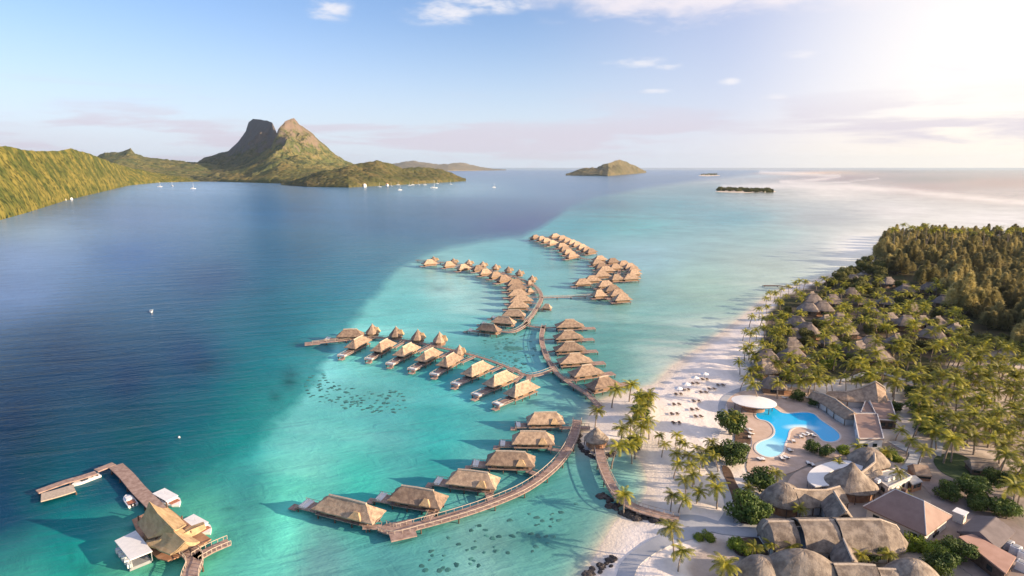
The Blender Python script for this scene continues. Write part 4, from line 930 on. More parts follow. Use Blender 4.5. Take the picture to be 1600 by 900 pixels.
# dome with tail
a = dome('round_lodge', 'round domed thatch lodge with long thatched tail beside the courtyard', 1226, 768, 8.0, 5.6, 4.6, 4.0, 0, p=2.2)
loft('', '', [(1240,764,7.4,3.4,4.0),(1262,766,6.6,3.2,4.0),(1290,766,6.4,3.2,4.0),(1312,760,6.6,3.2,4.0)], parent=a, part='tail_roof', ends=(0,0), wm_='plaster')
dome('cone_lodge', 'broad conical thatch lodge inside the white curved canopy', 1330, 742, 9.2, 6.8, 5.6, 4.2, 0, p=1.15, peak=1.6)
a = dome('round_lodge', 'grey domed thatch lodge behind the flat brown roof', 1358, 710, 8.0, 5.6, 4.8, 4.2, 0, p=2.0)
loft('', '', [(1366,708,8.6,2.0,4.4),(1367,722,7.4,2.4,4.4),(1355,732,6.4,2.6,4.2),(1344,740,5.8,2.4,4.2)], parent=a, part='spur_roof', ends=(0,0), p=1.1)
loft('thatched_gallery', 'short steep thatched gallery crossing above the triple barrel roof', [(1303,768,8.0,2.8,4.6),(1312,783,8.0,3.0,4.6),(1322,800,8.0,3.2,4.6)], ends=(0,0), p=1.1)
loft('barrel_lodge', 'leftmost section of the triple barrel thatch roof', [(1200,815,8.0,4.6,4.2),(1240,815,8.0,4.6,4.2)], ends=(.3,0), p=2.4)
loft('barrel_lodge', 'middle section of the triple barrel thatch roof', [(1247,813,8.6,4.9,4.2),(1303,813,8.6,4.9,4.2)], ends=(0,0), p=2.4)
loft('barrel_lodge', 'right section of the triple barrel thatch roof with sunlit hip end', [(1306,812,9.0,5.0,4.2),(1345,812,9.0,5.0,4.2),(1374,812,9.0,5.2,4.2)], ends=(0,1.2), p=2.0)
loft('thatched_gallery', 'steep thatched gallery joining triple roof to the bottom roofs', [(1318,842,7.2,2.6,4.0),(1325,858,7.2,2.8,4.0),(1333,876,7.2,3.0,4.0)], ends=(0,0), p=1.1)
a = dome('oval_lodge', 'large oval thatch lodge cut by the bottom frame edge', 1190, 882, 7.2, 5.0, 4.0, 3.8, 0, p=2.2)
dome('', '', 1252, 878, 9.2, 9.0, 4.6, 4.0, -8, p=2.0, parent=a, part='main_roof')
loft('barrel_lodge', 'low barrel thatch roof at the bottom right of the oval lodge', [(1302,882,7.2,3.4,4.0),(1340,882,7.2,3.4,4.0),(1368,884,7.2,3.4,4.0)], ends=(0,0), p=2.2)
loft('barrel_lodge', 'small linking barrel roof before the bottom dome', [(1371,889,6.4,2.6,4.0),(1400,890,6.4,2.6,4.0)], ends=(0,0), p=2.2)
dome('round_lodge', 'grey dome thatch at the bottom edge below the bright hedge', 1428, 890, 8.0, 5.8, 4.6, 4.0, 0, p=2.0)
# winding bar roofs by the pool
loft('winding_pavilion', 'winding low thatch roof with pale scalloped edge right of pool', [(1272,612,5.8,2.6,4.0),(1290,617,6.0,3.2,4.0),(1306,624,6.2,3.4,4.0),(1318,634,6.0,3.4,4.0),(1334,645,5.8,3.2,4.0)], ends=(.6,.2), p=1.5, m='thatch')
loft('winding_pavilion', 'upper thatch roof sweeping up to a tall tent point', [(1298,611,5.4,2.8,4.0),(1322,612,6.2,3.4,4.0),(1345,606,7.6,4.6,4.2),(1368,596,10.5,6.0,4.2)], ends=(.5,.8), p=1.15, m='thatch')
# white oval roof bar
c = G(1178,628,4.4); wb = empty('oval_bar', (c.x, c.y, 0), 0, 'oval white flat roof bar at left end of the pool', 'bar'); foot(c, 6)
lp = lambda k, z: [(8.3*.9*k*math.cos(t)*1.0, 5.6*k*math.sin(t), z) for t in [2*math.pi*j/36 for j in range(36)]]
mb = MB(); mb.rings([lp(.95,4.2), lp(1.0,4.45), lp(1.0,4.6), lp(.6,4.85), lp(.2,4.95)]); mb.build('roof', M['canvas'], wb); wb.rotation_euler = (0,0,R(-12))
mb = MB(); mb.rings([lp(.86,3.7), lp(.97,4.3), lp(.9,4.3), lp(.8,3.7)], False, False); mb.build('fascia', M['wood_warm'], wb)
mb = MB(); mb.prism([q[:2] for q in lp(.5,0)], 1.4, 2.5); mb.build('counter', M['wood_warm'], wb)
for t in [2*math.pi*j/8 for j in range(8)]: k = MB(); k.cyl((6.2*math.cos(t),4.6*math.sin(t),1.3),(6.2*math.cos(t),4.6*math.sin(t),4.2),.14,.12,6); k.build('post', M['wood_dark'], wb)
# white curved canopy
c = G(1312,742,4.3); wc_ = empty('curved_canopy', (c.x, c.y, 0), 0, 'large white curved canopy roof wrapped round the conical thatch lodge', 'canopy')
outr = [G(x,y,4.4)-Vector((c.x,c.y,0)) for x, y in [(1274,760),(1263,752),(1262,742),(1270,732),(1285,725),(1305,720),(1328,720),(1350,725)]]
innr = [G(x,y,4.6)-Vector((c.x,c.y,0)) for x, y in [(1296,758),(1291,750),(1290,744),(1296,738),(1308,733),(1322,730),(1335,731),(1346,736)]]
mb = MB(); n = 8; outr = catmull(outr, 4); innr = catmull(innr, 4)
mb.rings([[tuple(a), tuple(b), tuple(b-Vector((0,0,.3))), tuple(a-Vector((0,0,.3)))] for a, b in zip(outr, innr)]); mb.build('roof', M['canvas'], wc_)
for a in outr[2::5]: k = MB(); k.cyl((a.x*.97,a.y*.97,1.4),(a.x*.97,a.y*.97,4.1),.1,.1,6); k.build('post', M['metal'], wc_)

def flat_block(name, label, quad, z0, z1, rm, wmt, cat='building', group='service buildings of the resort', over=.5, par=True, shed=0):
    Q = [G(x, y, z1) for x, y in quad]; c = sum(Q, Vector())/4; o = Vector((c.x, c.y, 0)); root = empty(name, o, 0, label, cat, group)
    q = [(p-o) for p in Q]; mb = MB(); mb.prism([(p.x*.94, p.y*.94) for p in q], z0, z1-.3); w = mb.build('wall', M[wmt], root)
    mb = MB(); sg = 1
    lo = [(p.x, p.y, z1-.3+(shed if i < 2 else 0)) for i, p in enumerate(q)]; hi = [(p.x, p.y, z1+(shed if i < 2 else 0)) for i, p in enumerate(q)]
    a_ = sum(lo[i][0]*lo[(i+1)%4][1]-lo[(i+1)%4][0]*lo[i][1] for i in range(4))
    if a_ < 0: lo, hi = lo[::-1], hi[::-1]
    mb.rings([lo, hi]); rf = mb.build('roof', M[rm], root)
    if par:
        mb = MB()
        for i in range(4): a, b = Vector(hi[i]), Vector(hi[(i+1)%4]); m_ = (a+b)/2; mb.box((m_.x*.985, m_.y*.985, m_.z+.12), ((b-a).length-.3,.28,.26), math.atan2((b-a).y,(b-a).x))
        mb.build('parapet', M['kerb'] if not shed else M[rm], rf)
    for i in range(4):
        a, b = q[i]*.945, q[(i+1)%4]*.945; d = b-a
        for t in (.3,.7): p = a+d*t; g = MB(); g.box((p.x,p.y,z0+1.7),(1.3,.08,1.1),math.atan2(d.y,d.x)); g.build('window', M['glass'], w)
    foot(c, (Q[0]-Q[2]).length/2.4); return root
flat_block('kitchen_building', 'brown flat roofed block with pale rim and white wall right of pool', [(1334,646),(1371,647),(1381,686),(1342,686)], 1.2, 5.2, 'roof_brown', 'white')
flat_block('terrace_building', 'darker brown roof block behind the flat roofed block', [(1358,625),(1392,627),(1402,658),(1372,656)], 1.2, 4.6, 'roof_brown', 'wood_dark')
flat_block('terrace_annex', 'small brown roof annex at left of darker roof block', [(1352,627),(1356,626),(1369,646),(1345,645)], 1.2, 4.2, 'roof_brown', 'plaster')
flat_block('plant_room', 'grey metal roof with white units behind the big hip roof', [(1362,742),(1402,731),(1425,745),(1388,762)], 1.2, 4.6, 'metal', 'plaster')
for i, (x, y, l) in enumerate([(1371,752,'leftmost'),(1387,749,'middle'),(1395,746,'rightmost')]):
    c = G(x, y, 5.0); u_ = empty('rooftop_unit', (c.x, c.y, 4.62), .5, l+' of three white air conditioning units on the grey metal roof', 'air conditioner', 'rooftop air conditioners')
    mb = MB(); mb.box((0,0,.5),(1.3,1.0,.9)); mb.build('casing', M['white'], u_); mb = MB(); mb.cyl((0,0,.95),(0,0,1.03),.36,.36,10); mb.build('fan', M['metal'], u_)
flat_block('storage_shed', 'small grey store with pale roof behind main hip roof', [(1415,745),(1430,742),(1442,752),(1426,757)], 1.2, 3.8, 'metal', 'wood_warm', par=False)
flat_block('long_shed', 'long salmon roofed shed at the bottom right corner', [(1498,838),(1520,834),(1588,870),(1572,896)], 1.2, 4.6, 'roof_salmon', 'wood_dark', par=False, shed=.0)
# extend shed left
def gable(name, label, r1, r2, e, ze, zt, rm, wmt, cat='building', group='service buildings of the resort', rlf=.92, foot_=True):
    a, b = G(*r1, (ze+zt)/2), G(*r2, (ze+zt)/2); d = b-a; L_ = Vector((d.x,d.y)).length; c = (a+b)/2; root = empty(name, (c.x,c.y,0), math.atan2(d.y,d.x), label, cat, group)
    roof_mesh(L_, e, ze, zt, L_*rlf, flare=1.0, jit=.0, levels=2).build('roof', M[rm], root)
    mb = MB(); mb.box((0,0,(ze+1.2)/2),(L_*.92,e*.86,ze-1.2)); w = mb.build('wall', M[wmt], root)
    for s in (-1,1):
        for t in (-.3,0,.3): g = MB(); g.box((t*L_, s*(e*.43+.03), 2.7),(1.4,.08,1.2)); g.build('window', M['glass'], w)
    g = MB(); g.box((L_*.46+.03,0,2.2),(.08,1.4,2.0)); g.build('door', M['wood_dark'], w)
    foot(c, L_*.45); return root
mh = gable('main_building', 'large brown hip roofed main building with pale ridge lines', (1372,766), (1470,808), 13.5, 4.6, 8.8, 'roof_brown', 'plaster', rlf=.45)
L0 = (G(1470,808,6.7)-G(1372,766,6.7)).length
mb = MB(); rl = L0*.45/2
for sx_ in (-1,1):
    for sy_ in (-1,1): mb.tube([(sx_*rl,0,8.85),(sx_*L0/2,sy_*6.75,4.68)], [.13,.13], 4)
mb.tube([(-rl,0,8.87),(rl,0,8.87)], [.15,.15], 4); mb.build('ridge_trim', M['kerb'], mh)
mb = MB(); mb.box((-rl*.6,1.8,8.2),(1.0,1.0,1.6)); mb.build('vent', M['wood_dark'], mh)
gable('dark_shed', 'dark grey gable roofed shed left of the white tanks', (1528,838), (1556,812), 7.6, 3.8, 5.6, 'roof_dark', 'wood_dark')
gable('garden_shed', 'long low grey shed roof near the lawn right edge', (1513,722), (1560,728), 5.0, 3.2, 4.8, 'thatch_grey', 'wood_dark')
gable('garden_shed', 'grey blue shed roof at the right edge behind the palms', (1541,776), (1578,778), 6.0, 3.2, 4.8, 'roof_dark', 'plaster')
gable('garden_shed', 'small grey shed roof just above the service yard', (1469,750), (1494,757), 4.4, 3.0, 4.4, 'thatch_grey', 'plaster')
gable('garden_shed', 'brown thatch hut beside the pale path near the lawn', (1425,730), (1450,732), 5.0, 3.2, 5.0, 'thatch', 'wood_warm')
gable('garden_shed', 'white roofed porch joined behind main hip roof', (1400,742), (1416,750), 3.6, 3.6, 4.8, 'white', 'plaster')
# tanks, buggy, white box
for i, (x, y, l) in enumerate([(1575,851,'upper left'),(1587,859,'middle'),(1600,868,'right, cut by the frame edge'),(1597,884,'lower right')]):
    c = G(x, y, 2.4); t_ = empty('water_tank', (c.x, c.y, 1.42), .6, 'white boxy water tank at bottom right, '+l, 'tank', 'white tanks in the service yard'); s = 1.9
    mb = MB(); mb.box((0,0,1.0),(s,s,1.8), 0, .92); mb.build('tank_body', M['white'], t_); mb = MB(); mb.box((0,0,1.95),(s*.6,s*.6,.12)); mb.build('lid', M['metal'], t_); mb = MB(); mb.box((0,0,.05),(s*1.1,s*1.1,.1)); mb.build('base', M['metal'], t_)
def buggy(px, py, deg, label):
    c = G(px, py, 2); r_ = empty('service_buggy', (c.x,c.y,1.43), R(deg), label, 'buggy'); 
    mb = MB(); mb.box((0,0,.55),(3.0,1.4,.5)); mb.build('body', M['tyre'], r_)
    for q in (-.95,0,.95): mb = MB(); mb.box((q,0,1.0),(.75,1.1,.4)); mb.build('seat', M['white'], r_)
    for x in (-1,1):
        for y in (-1,1): mb = MB(); mb.cyl((x,y*.72,.3),(x,y*.55,.3),.3,.3,10); mb.build('wheel', M['tyre'], r_)
buggy(1458, 832, 35, 'dark open buggy with three white seats parked by main building')
c = G(1500,805,3); kb = empty('white_kiosk', (c.x,c.y,1.42), .6, 'small square white kiosk beside main building right corner', 'kiosk')
mb = MB(); mb.box((0,0,1.2),(2.2,2.0,2.4)); mb.build('wall', M['plaster'], kb); mb = MB(); mb.box((0,0,2.5),(2.8,2.5,.18)); mb.build('roof', M['white'], kb)

# hut on the sandy point
hp = dome('point_hut', 'thatched hut on the round sandy point beside the curved boardwalk', 932, 676, 7.2, 3.9, 3.7, 3.4, 20, m='thatch_grey', p=1.05, group=None, cat='hut')

# garden bungalows under the palms
def make_gb():
    root = empty('garden_bungalow', (0,0,0))
    rf = roof_mesh(10.5, 8.5, 3.9, 7.6, 3.2, oval=.6, flare=.95).build('roof', M['thatch_shaded'], root)
    mb = MB(); mb.tube([(-1.8,0,7.6),(1.8,0,7.6)], [.35,.35], 6); mb.build('ridge_cap', M['thatch_grey'], rf)
    mb = MB(); mb.box((0,0,2.6),(7.6,5.6,2.8)); w = mb.build('wall', M['wall'], root)
    for s in (-1,1): g = MB(); g.box((0,s*2.83,2.6),(2.2,.08,1.4)); g.build('window', M['glass'], w)
    mb = MB(); mb.box((5.6,0,1.35),(3.4,6.0,.2)); mb.build('porch', M['wood_warm'], root)
    return root
GBP = make_gb()
GB = [(1268,461),(1270,469),(1263,481),(1284,481),(1244,505),(1240,520),(1260,515),(1237,535),(1238,556),(1197,557),(1218,572),(1195,574),(1208,596),(1362,490),(1367,505),(1359,536),(1371,556),(1441,500),(1475,470),(1414,452),(1452,450),(1416,504),(1492,514),(1456,523),(1300,470),(1330,455),(1290,500),(1384,470),(1300,530),(1322,515),(1345,470),(1390,500),(1400,530),(1425,480),(1465,500),(1340,547),(1312,498),(1388,440),(1332,438),(1250,577)]
for i, (x, y) in enumerate(GB):
    c = G(x, y, 5.5); r_ = math.hypot(*c.xy); 
    inst(GBP, (c.x, c.y, .1), random.uniform(-.5,.6), random.uniform(.95,1.25), f'grey thatched garden bungalow under palms, {nth(i+1)} of the scattered huts', 'bungalow', 'garden bungalows under the palms'); foot(c, 5.0)
# better labels: rank them by place
gbs = sorted([o for o in bpy.data.objects if o.name.startswith('garden_bungalow')], key=lambda o: topx(*o.location)[0])
for i, o in enumerate(gbs):
    x, y = topx(*o.location); zone_ = 'beach side of the grove' if x < 1300 else 'inland side of the grove'
    o['label'] = f'grey thatched bungalow under palms, {nth(i+1)} from the left of the grove bungalows'

# plunge pools between bungalows
for i, (x, y, l) in enumerate([(1264,558,'nearest'),(1262,541,'middle'),(1256,577,'lowest')]):
    c = G(x, y, 1.5); p_ = empty('plunge_pool', (c.x,c.y,1.35), .1, f'small dark teal plunge pool between grove bungalows, {l} one', 'pool', 'plunge pools of the garden bungalows')
    mb = MB(); mb.box((0,0,.06),(5.2,3.2,.3)); mb.build('pool_edge', M['kerb'], p_); mb = MB(); mb.box((0,0,.14),(4.5,2.6,.2)); mb.build('pool_water', mat('plunge_water', (.03,.12,.12), rough=.1, spec=.5), p_)
# beach furniture
def make_lounger():
    r_ = empty('beach_lounger', (0,0,0)); mb = MB(); mb.box((0.1,0,.38),(1.5,.72,.1)); mb.build('seat', M['wood_dark'], r_)
    o = MB().box((0,0,0),(.8,.7,.08)).build('backrest', M['wood_dark'], r_); o.location = (-.95,0,.62); o.rotation_euler = (0,R(38),0)
    for x in (-.5,.7):
        for y in (-.3,.3): k = MB(); k.box((x,y,.17),(.07,.07,.34)); k.build('leg', M['wood_dark'], r_)
    return r_
LG = make_lounger()
def make_parasol():
    r_ = empty('beach_parasol', (0,0,0)); mb = MB(); mb.cyl((0,0,0),(0,0,2.9),.05,.05,6); mb.build('pole', M['wood_dark'], r_)
    lo = [[(k*1.9*math.cos(t), k*1.9*math.sin(t), z) for t in [math.pi/4*j for j in range(8)]] for k, z in ((.95,2.2),(1,2.25),(.5,2.65),(.05,2.95))]
    mb = MB(); mb.rings(lo); mb.build('canopy', M['canvas'], r_); return r_
PG = make_parasol()
spots = [(1060,616),(1072,609),(1086,599),(1101,593),(1126,602),(1112,608),(1099,613),(1088,627),(1057,632),(1054,647),(1085,640),(1091,651),(1057,661)]
rown = ['by the nearest white parasol','by the second white parasol','by the third white parasol','by the farthest white parasol','farthest right of the inner row','second right of the inner row','third right of the inner row','midway down the inner row','on the sunlit strip of sand','left below the sunlit strip','inner row below the sunlit strip','lowest of the inner row','nearest the beach palms']
for i, (x, y) in enumerate(spots):
    c = G(x, y, 1.5)
    for s, w_ in ((-1,'left'),(1,'right')):
        p = Vector((c.x+s*.95, c.y, 0)); inst(LG, (p.x, p.y, zl(p)+.02), R(95+random.uniform(-12,12)), 1.15, f'{w_} lounger of the pair {rown[i]}', 'lounger', 'dark loungers on the beach')
    if i < 4:
        p = Vector((c.x+.4, c.y+1.5, 0)); inst(PG, (p.x, p.y, zl(p)), 0, .9, f'white beach parasol, {nth(i+1)} from the left on the sand', 'parasol', 'white parasols on the beach')
LW = None
def make_wl():
    r_ = empty('pool_lounger', (0,0,0)); mb = MB(); mb.box((0.1,0,.38),(1.5,.8,.14)); mb.build('cushion', M['white'], r_)
    o = MB().box((0,0,0),(.8,.78,.12)).build('backrest', M['white'], r_); o.location = (-.95,0,.62); o.rotation_euler = (0,R(38),0)
    mb = MB(); mb.box((0,0,.26),(1.9,.7,.06)); mb.build('frame', M['wood_dark'], r_); return r_
WL = make_wl()
pls = [(1172,672,'topmost left of the pool'),(1173,678,'second left of the pool'),(1171,684,'third left of the pool'),(1166,696,'fourth left of the pool'),(1187,718,'left below the shallow lobe'),(1192,718,'right below the shallow lobe'),(1222,717,'left near the lobe bottom'),(1228,715,'right near the lobe bottom'),
       (1234,704,'by the thatched corner'),(1252,683,'left of the inner beach group'),(1257,680,'second of the inner beach group'),(1263,678,'third of the inner beach group'),(1271,681,'right of the inner beach group'),(1240,690,'under the small palm'),(1263,724,'left on the round hot tub deck'),(1270,727,'right on the round hot tub deck'),(1225,622,'upper right of white oval bar'),(1262,622,'far terrace side')]
for x, y, l in pls: c = G(x, y, 1.6); inst(WL, (c.x, c.y, 1.46), R(random.uniform(60,120)), 1.1, 'white pool lounger '+l, 'lounger', 'white loungers around the pool')
# rocks
def make_rock():
    mb = MB(); lo = []
    for z, k in ((-.4,.9),(0,1.),(.35,.8),(.6,.4)): lo.append([(k*math.cos(t)*random.uniform(.8,1.15), k*math.sin(t)*random.uniform(.7,1.1), z+random.uniform(-.08,.08)) for t in [2*math.pi*j/8 for j in range(8)]])
    mb.rings(lo); return mb.build('shore_rock', M['rock'])
RK = [make_rock() for _ in range(3)]
def rockline(pxs, n, w, sc, where, grp):
    pts = catmull([G(x,y,.3) for x,y in pxs], 10)
    for i in range(n):
        p = pts[int((i+.5)/n*(len(pts)-1))].copy(); p.x += random.uniform(-w,w); p.y += random.uniform(-w,w)
        s = sc*random.uniform(.6,1.3); inst(RK[i%3], (p.x,p.y,max(.0, zl(p))), random.uniform(0,6), (s,s*random.uniform(.7,1),s*.8), f'dark wet boulder {where}, {nth(i+1)} along the line', 'rock', grp)
rockline([(906,668),(904,686),(912,703),(930,714),(948,712),(962,706)], 36, .5, 1.1, 'edging the sandy hut point', 'boulders round the hut point')
rockline([(940,770),(955,787),(975,800),(1000,808),(1030,813)], 34, 1.2, 1.3, 'under the causeway boardwalk', 'boulders below the causeway')
rockline([(915,900),(932,889),(950,880),(962,872)], 26, .8, .9, 'on the bottom beach edge', 'boulders on the bottom beach')
# coral heads
def make_coral():
    mb = MB(); lo = []
    for z, k in ((-.3,.9),(.0,1.),(.06,.6)): lo.append([(k*math.cos(t)*random.uniform(.7,1.3), k*math.sin(t)*random.uniform(.7,1.3), z) for t in [2*math.pi*j/9 for j in range(9)]])
    mb.rings(lo); return mb.build('coral_head', M['coral'])
CR = [make_coral() for _ in range(4)]
def corals(n, poly, sc, where, seed, hole=None):
    rr = random.Random(seed); P = np.array(poly, float); x0, y0 = P.min(0); x1, y1 = P.max(0); out = []
    while len(out) < n:
        x, y = rr.uniform(x0,x1), rr.uniform(y0,y1)
        if sdist(np.array([x]), np.array([y]), P)[0] > 0: out.append((x,y))
    out.sort()
    for i, (x, y) in enumerate(out):
        c = G(x, y); s = sc*rr.uniform(.45,1.3); inst(CR[i%4], (c.x,c.y,.0), rr.uniform(0,6), (s*1.2,s,1), f'dark coral head {where}, {nth(i+1)} from the left', 'coral', 'coral heads in the shallow lagoon')
corals(150, [(480,585),(505,583),(525,600),(560,607),(600,608),(628,612),(638,633),(625,645),(590,646),(545,642),(520,630),(480,626),(468,612)], .66, 'in the coral garden below the straight boardwalk', 3)
corals(90, [(750,535),(775,525),(825,515),(838,530),(838,560),(830,575),(800,578),(770,560)], .75, 'in the coral garden between the boardwalks', 5)
corals(58, [(700,835),(790,795),(905,780),(890,830),(820,870),(700,895),(640,890)], .55, 'below the wide curved boardwalk', 8)
c = G(800,544); inst(CR[0], (c.x,c.y,.02), 0, (5.5,3.6,1.2), 'largest oval dark coral bed between the boardwalks', 'coral', 'coral heads in the shallow lagoon')
# small jetty on the far beach
pier('stone_groyne', 'thin dark jetty reaching left from the far palm beach', [(1193,446),(1215,446),(1238,449)], 2.2, .9, cat='jetty', rail=False, group=None, m='wood_dark')

# ------------------------------------------------------------------ vegetation
def make_palm(seed, h=10.0, lean=1.5, nf=22, fl=4.5):
    h *= .78
    rr = random.Random(seed); root = empty('coconut_palm', (0,0,0)); la = rr.uniform(0, 6.28)
    pts = [(lean*math.cos(la)*(t**1.7), lean*math.sin(la)*(t**1.7), h*t) for t in [i/8 for i in range(9)]]
    mb = MB(); mb.tube(pts, [.30-.14*t for t in [i/8 for i in range(9)]], 7); mb.build('trunk', M['bark'], root)
    top = Vector(pts[-1]); mb = MB()
    for i in range(nf):
        a = 2.4*i+rr.uniform(-.25,.25); up = rr.uniform(.95,1.25)-1.35*(i/nf)**.8; L_ = fl*rr.uniform(.85,1.1)
        d = Vector((math.cos(a), math.sin(a), 0)); s = Vector((-d.y, d.x, 0)); n = 9; p = top.copy(); ang = up; sp = [p.copy()]; dirs = [d*math.cos(ang)+Vector((0,0,math.sin(ang)))]
        for j in range(n):
            dr = d*math.cos(ang)+Vector((0,0,math.sin(ang))); p = p+dr*L_/n; ang -= (.09+.09*j/n+.05*rr.random()); sp.append(p.copy()); dirs.append(dr)
        for j in range(n):
            w = .86*math.sin(math.pi*(.14+.80*(j+.5)/n))**.7; q, q2 = sp[j], sp[j+1]; dr = dirs[j+1]
            for sg in (1, -1):
                for hlf in (0, .5):
                    b0 = q.lerp(q2, hlf+.02); b1 = q.lerp(q2, hlf+.42); tip = b0.lerp(b1,.5)+s*sg*w*rr.uniform(.8,1.1)+dr*w*.45+Vector((0,0,-w*.38*rr.uniform(.7,1.3)))
                    mb.add([b0, b1, tip+dr*.05, tip-dr*.07], [(0,1,2,3) if sg > 0 else (3,2,1,0)])
        mb.tube(sp[::3], [.05,.04,.03,.015][:len(sp[::3])], 3)
    mb.build('crown', M['leaf_palm'], root)
    mb = MB()
    for i in range(7):
        a = i*.9; c = top+Vector((math.cos(a)*.32, math.sin(a)*.32, -.35-.1*(i%2))); mb.rings([[(c.x+r_*math.cos(t),c.y+r_*math.sin(t),c.z+z) for t in [k*math.pi/3 for k in range(6)]] for r_, z in ((.05,-.17),(.15,-.05),(.15,.06),(.05,.17))])
    mb.build('coconuts', M['wood_warm'], root)
    root['h'] = h; root['lx'] = pts[-1][0]; root['ly'] = pts[-1][1]
    return root
PALMS = [make_palm(s, h, l, nf) for s, h, l, nf in [(1,10,1.2,19),(2,11,2.2,17),(3,9,.6,20),(4,12,2.8,16),(5,8.5,1.8,18),(6,10.5,.9,17)]]
PALMS.append(make_palm(9, 33, 2.5, 20, 4.6)); PALMS.append(make_palm(10, 28, 3.5, 20, 4.4))
PINFO = [(p['h'], p['lx'], p['ly']) for p in PALMS]
for p in PALMS:
    for k_ in ('h','lx','ly'): del p[k_]
for k_ in PROTO.values(): del k_['proto']
PCOUNT = 0; PREC = []
def palm(px, py, sc, label, group, v=None, rz=None):
    """crown centre at (px,py)"""
    global PCOUNT
    v = PCOUNT % 6 if v is None else v; PCOUNT += 1; h, lx_, ly_ = PINFO[v]; z0 = 1.2; zc = z0+h*sc; c = G(px, py, zc)
    rz = random.uniform(0, 6.28) if rz is None else rz
    ox, oy = (lx_*math.cos(rz)-ly_*math.sin(rz))*sc, (lx_*math.sin(rz)+ly_*math.cos(rz))*sc
    bx, by = c.x-ox, c.y-oy; zb = max(zl((bx, by)), 0)
    o = inst(PALMS[v], (bx, by, zb-.05), rz, sc, label, 'palm tree', group); PREC.append([o, None, px, v]); return o
def rank(lst, fmt, group, scf, vv=None):
    lst = sorted(lst, key=lambda q: q[0])
    for i, q in enumerate(lst): palm(q[0], q[1], q[2] if len(q) > 2 else scf(), fmt.format(nth(i+1)), group, None if vv is None else vv[i % len(vv)]); PREC[-1][1] = fmt
u = random.uniform
palm(975, 765, .68, 'lone sunlit palm standing over the cove causeway', 'beach palms')
palm(1048, 824, .80, 'large open palm arching over the footpath near the bottom', 'beach palms', 1)
palm(1066, 861, .66, 'low palm just below the large arching one', 'beach palms', 4)
palm(1133, 880, .78, 'bright yellow green palm by the oval lodge left side', 'beach palms', 0)
palm(1140, 652, .85, 'yellow crowned palm rising out of the round tree left of pool', 'beach palms', 2)
palm(1170, 762, .5, 'small palm above the dark shrubs by the lodge', 'beach palms', 2)
rank([(963,605,.9),(987,599,.95),(1000,622,.9),(1014,617,.9),(934,637,.75),(997,641,.85),(1010,633,.85)], 'dark palm on the wooded spit behind the point hut, {} from left', 'palms on the sandy spit', None)
rank([(972,664,.82),(987,655,.8),(1003,662,.82),(1012,656,.8),(967,690,.85),(984,688,.75),(995,678,.8)], 'sunlit palm beside the point hut, {} from left', 'palms on the sandy spit', None)
rank([(1031,678,.5),(1039,690,.55),(1058,679,.55),(1064,690,.5),(1071,693,.45),(1057,706,.6),(1060,721,.6),(1077,710,.6),(1080,725,.62),(1083,740,.62),(1069,748,.6),(1096,717,.6),(1103,705,.6),(1112,690,.62),(1115,712,.55),
      (1051,770,.62),(1069,778,.62),(1120,762,.78),(1114,745,.5),(1093,768,.6),(1088,700,.5),(1126,700,.5)], 'slender palm in the open sand grove left of pool, {} from left', 'palms on the open sand', None)
rank([(1176,493),(1186,481),(1198,464),(1212,456),(1222,450),(1232,446),(1243,441),(1250,437),(1259,440),(1199,478),(1193,497),(1206,495),(1165,517),(1173,521),(1181,516),(1195,511),(1208,515),(1165,545),(1173,540),(1180,560),(1155,566),(1172,578),(1186,588),
      (1166,590),(1191,535),(1205,541),(1216,522),(1222,532),(1230,500),(1202,455),(1216,470),(1228,462),(1176,552),(1184,574),(1194,546),(1200,560),(1176,600)], 'palm fronting the long beach, {} from left along the grove edge', 'palms fronting the long beach', lambda: u(.62,.86))
def sample(poly, n, mind, clear=1.0, seed=1, hz=8., sc=(.68,1.02), taken=None):
    rr = random.Random(seed); P = np.array(poly, float); x0, y0 = P.min(0); x1, y1 = P.max(0); out = []; W_ = taken if taken is not None else []
    tries = 0
    while len(out) < n and tries < n*60:
        tries += 1; x, y = rr.uniform(x0,x1), rr.uniform(y0,y1)
        if sdist(np.array([x]), np.array([y]), P)[0] < 0: continue
        s = rr.uniform(*sc); c = G(x, y, 1.2+hz*s)
        if any((c.x-a)**2+(c.y-b)**2 < mind**2 for a, b in W_): continue
        if any((c.x-a)**2+(c.y-b)**2 < (r*clear)**2 for a, b, r in FOOT): continue
        W_.append((c.x, c.y)); out.append((x, y, s))
    return out
TK = []
rank([(1404,738,.6),(1342,698,.6),(1212,738,.6),(1384,706,.62),(1444,702,.7),(1424,688,.65),(1236,853,.55),(1205,850,.5),(1178,855,.55),(1345,868,.5),(1388,866,.5),(1310,722,.45),(1250,795,.5),(1412,770,.5),(1398,652,.6),(1408,672,.6),(1290,596,.6),(1240,590,.6),(1320,588,.6)], 'palm among the lodge and pool buildings, {} from left', 'palms among the lodge buildings', None)
rank(sample([(1205,465),(1290,430),(1380,430),(1395,520),(1400,600),(1340,600),(1215,600),(1195,540)], 105, 3.8, .8, 11, taken=TK), 'palm deep among the garden bungalows, {} from left', 'palms among the garden bungalows', None)
rank(sample([(1395,430),(1480,440),(1530,540),(1530,600),(1430,600),(1395,560)], 70, 4.4, .8, 12, taken=TK), 'palm in the shaded middle of the grove, {} from left', 'palms in the middle grove', None)
rank(sample([(1430,590),(1520,560),(1630,590),(1640,730),(1590,770),(1560,690),(1480,690),(1430,650)], 105, 4.0, .8, 13, taken=TK), 'sunlit palm in the right grove behind the lodge, {} from left', 'palms in the right grove', None)
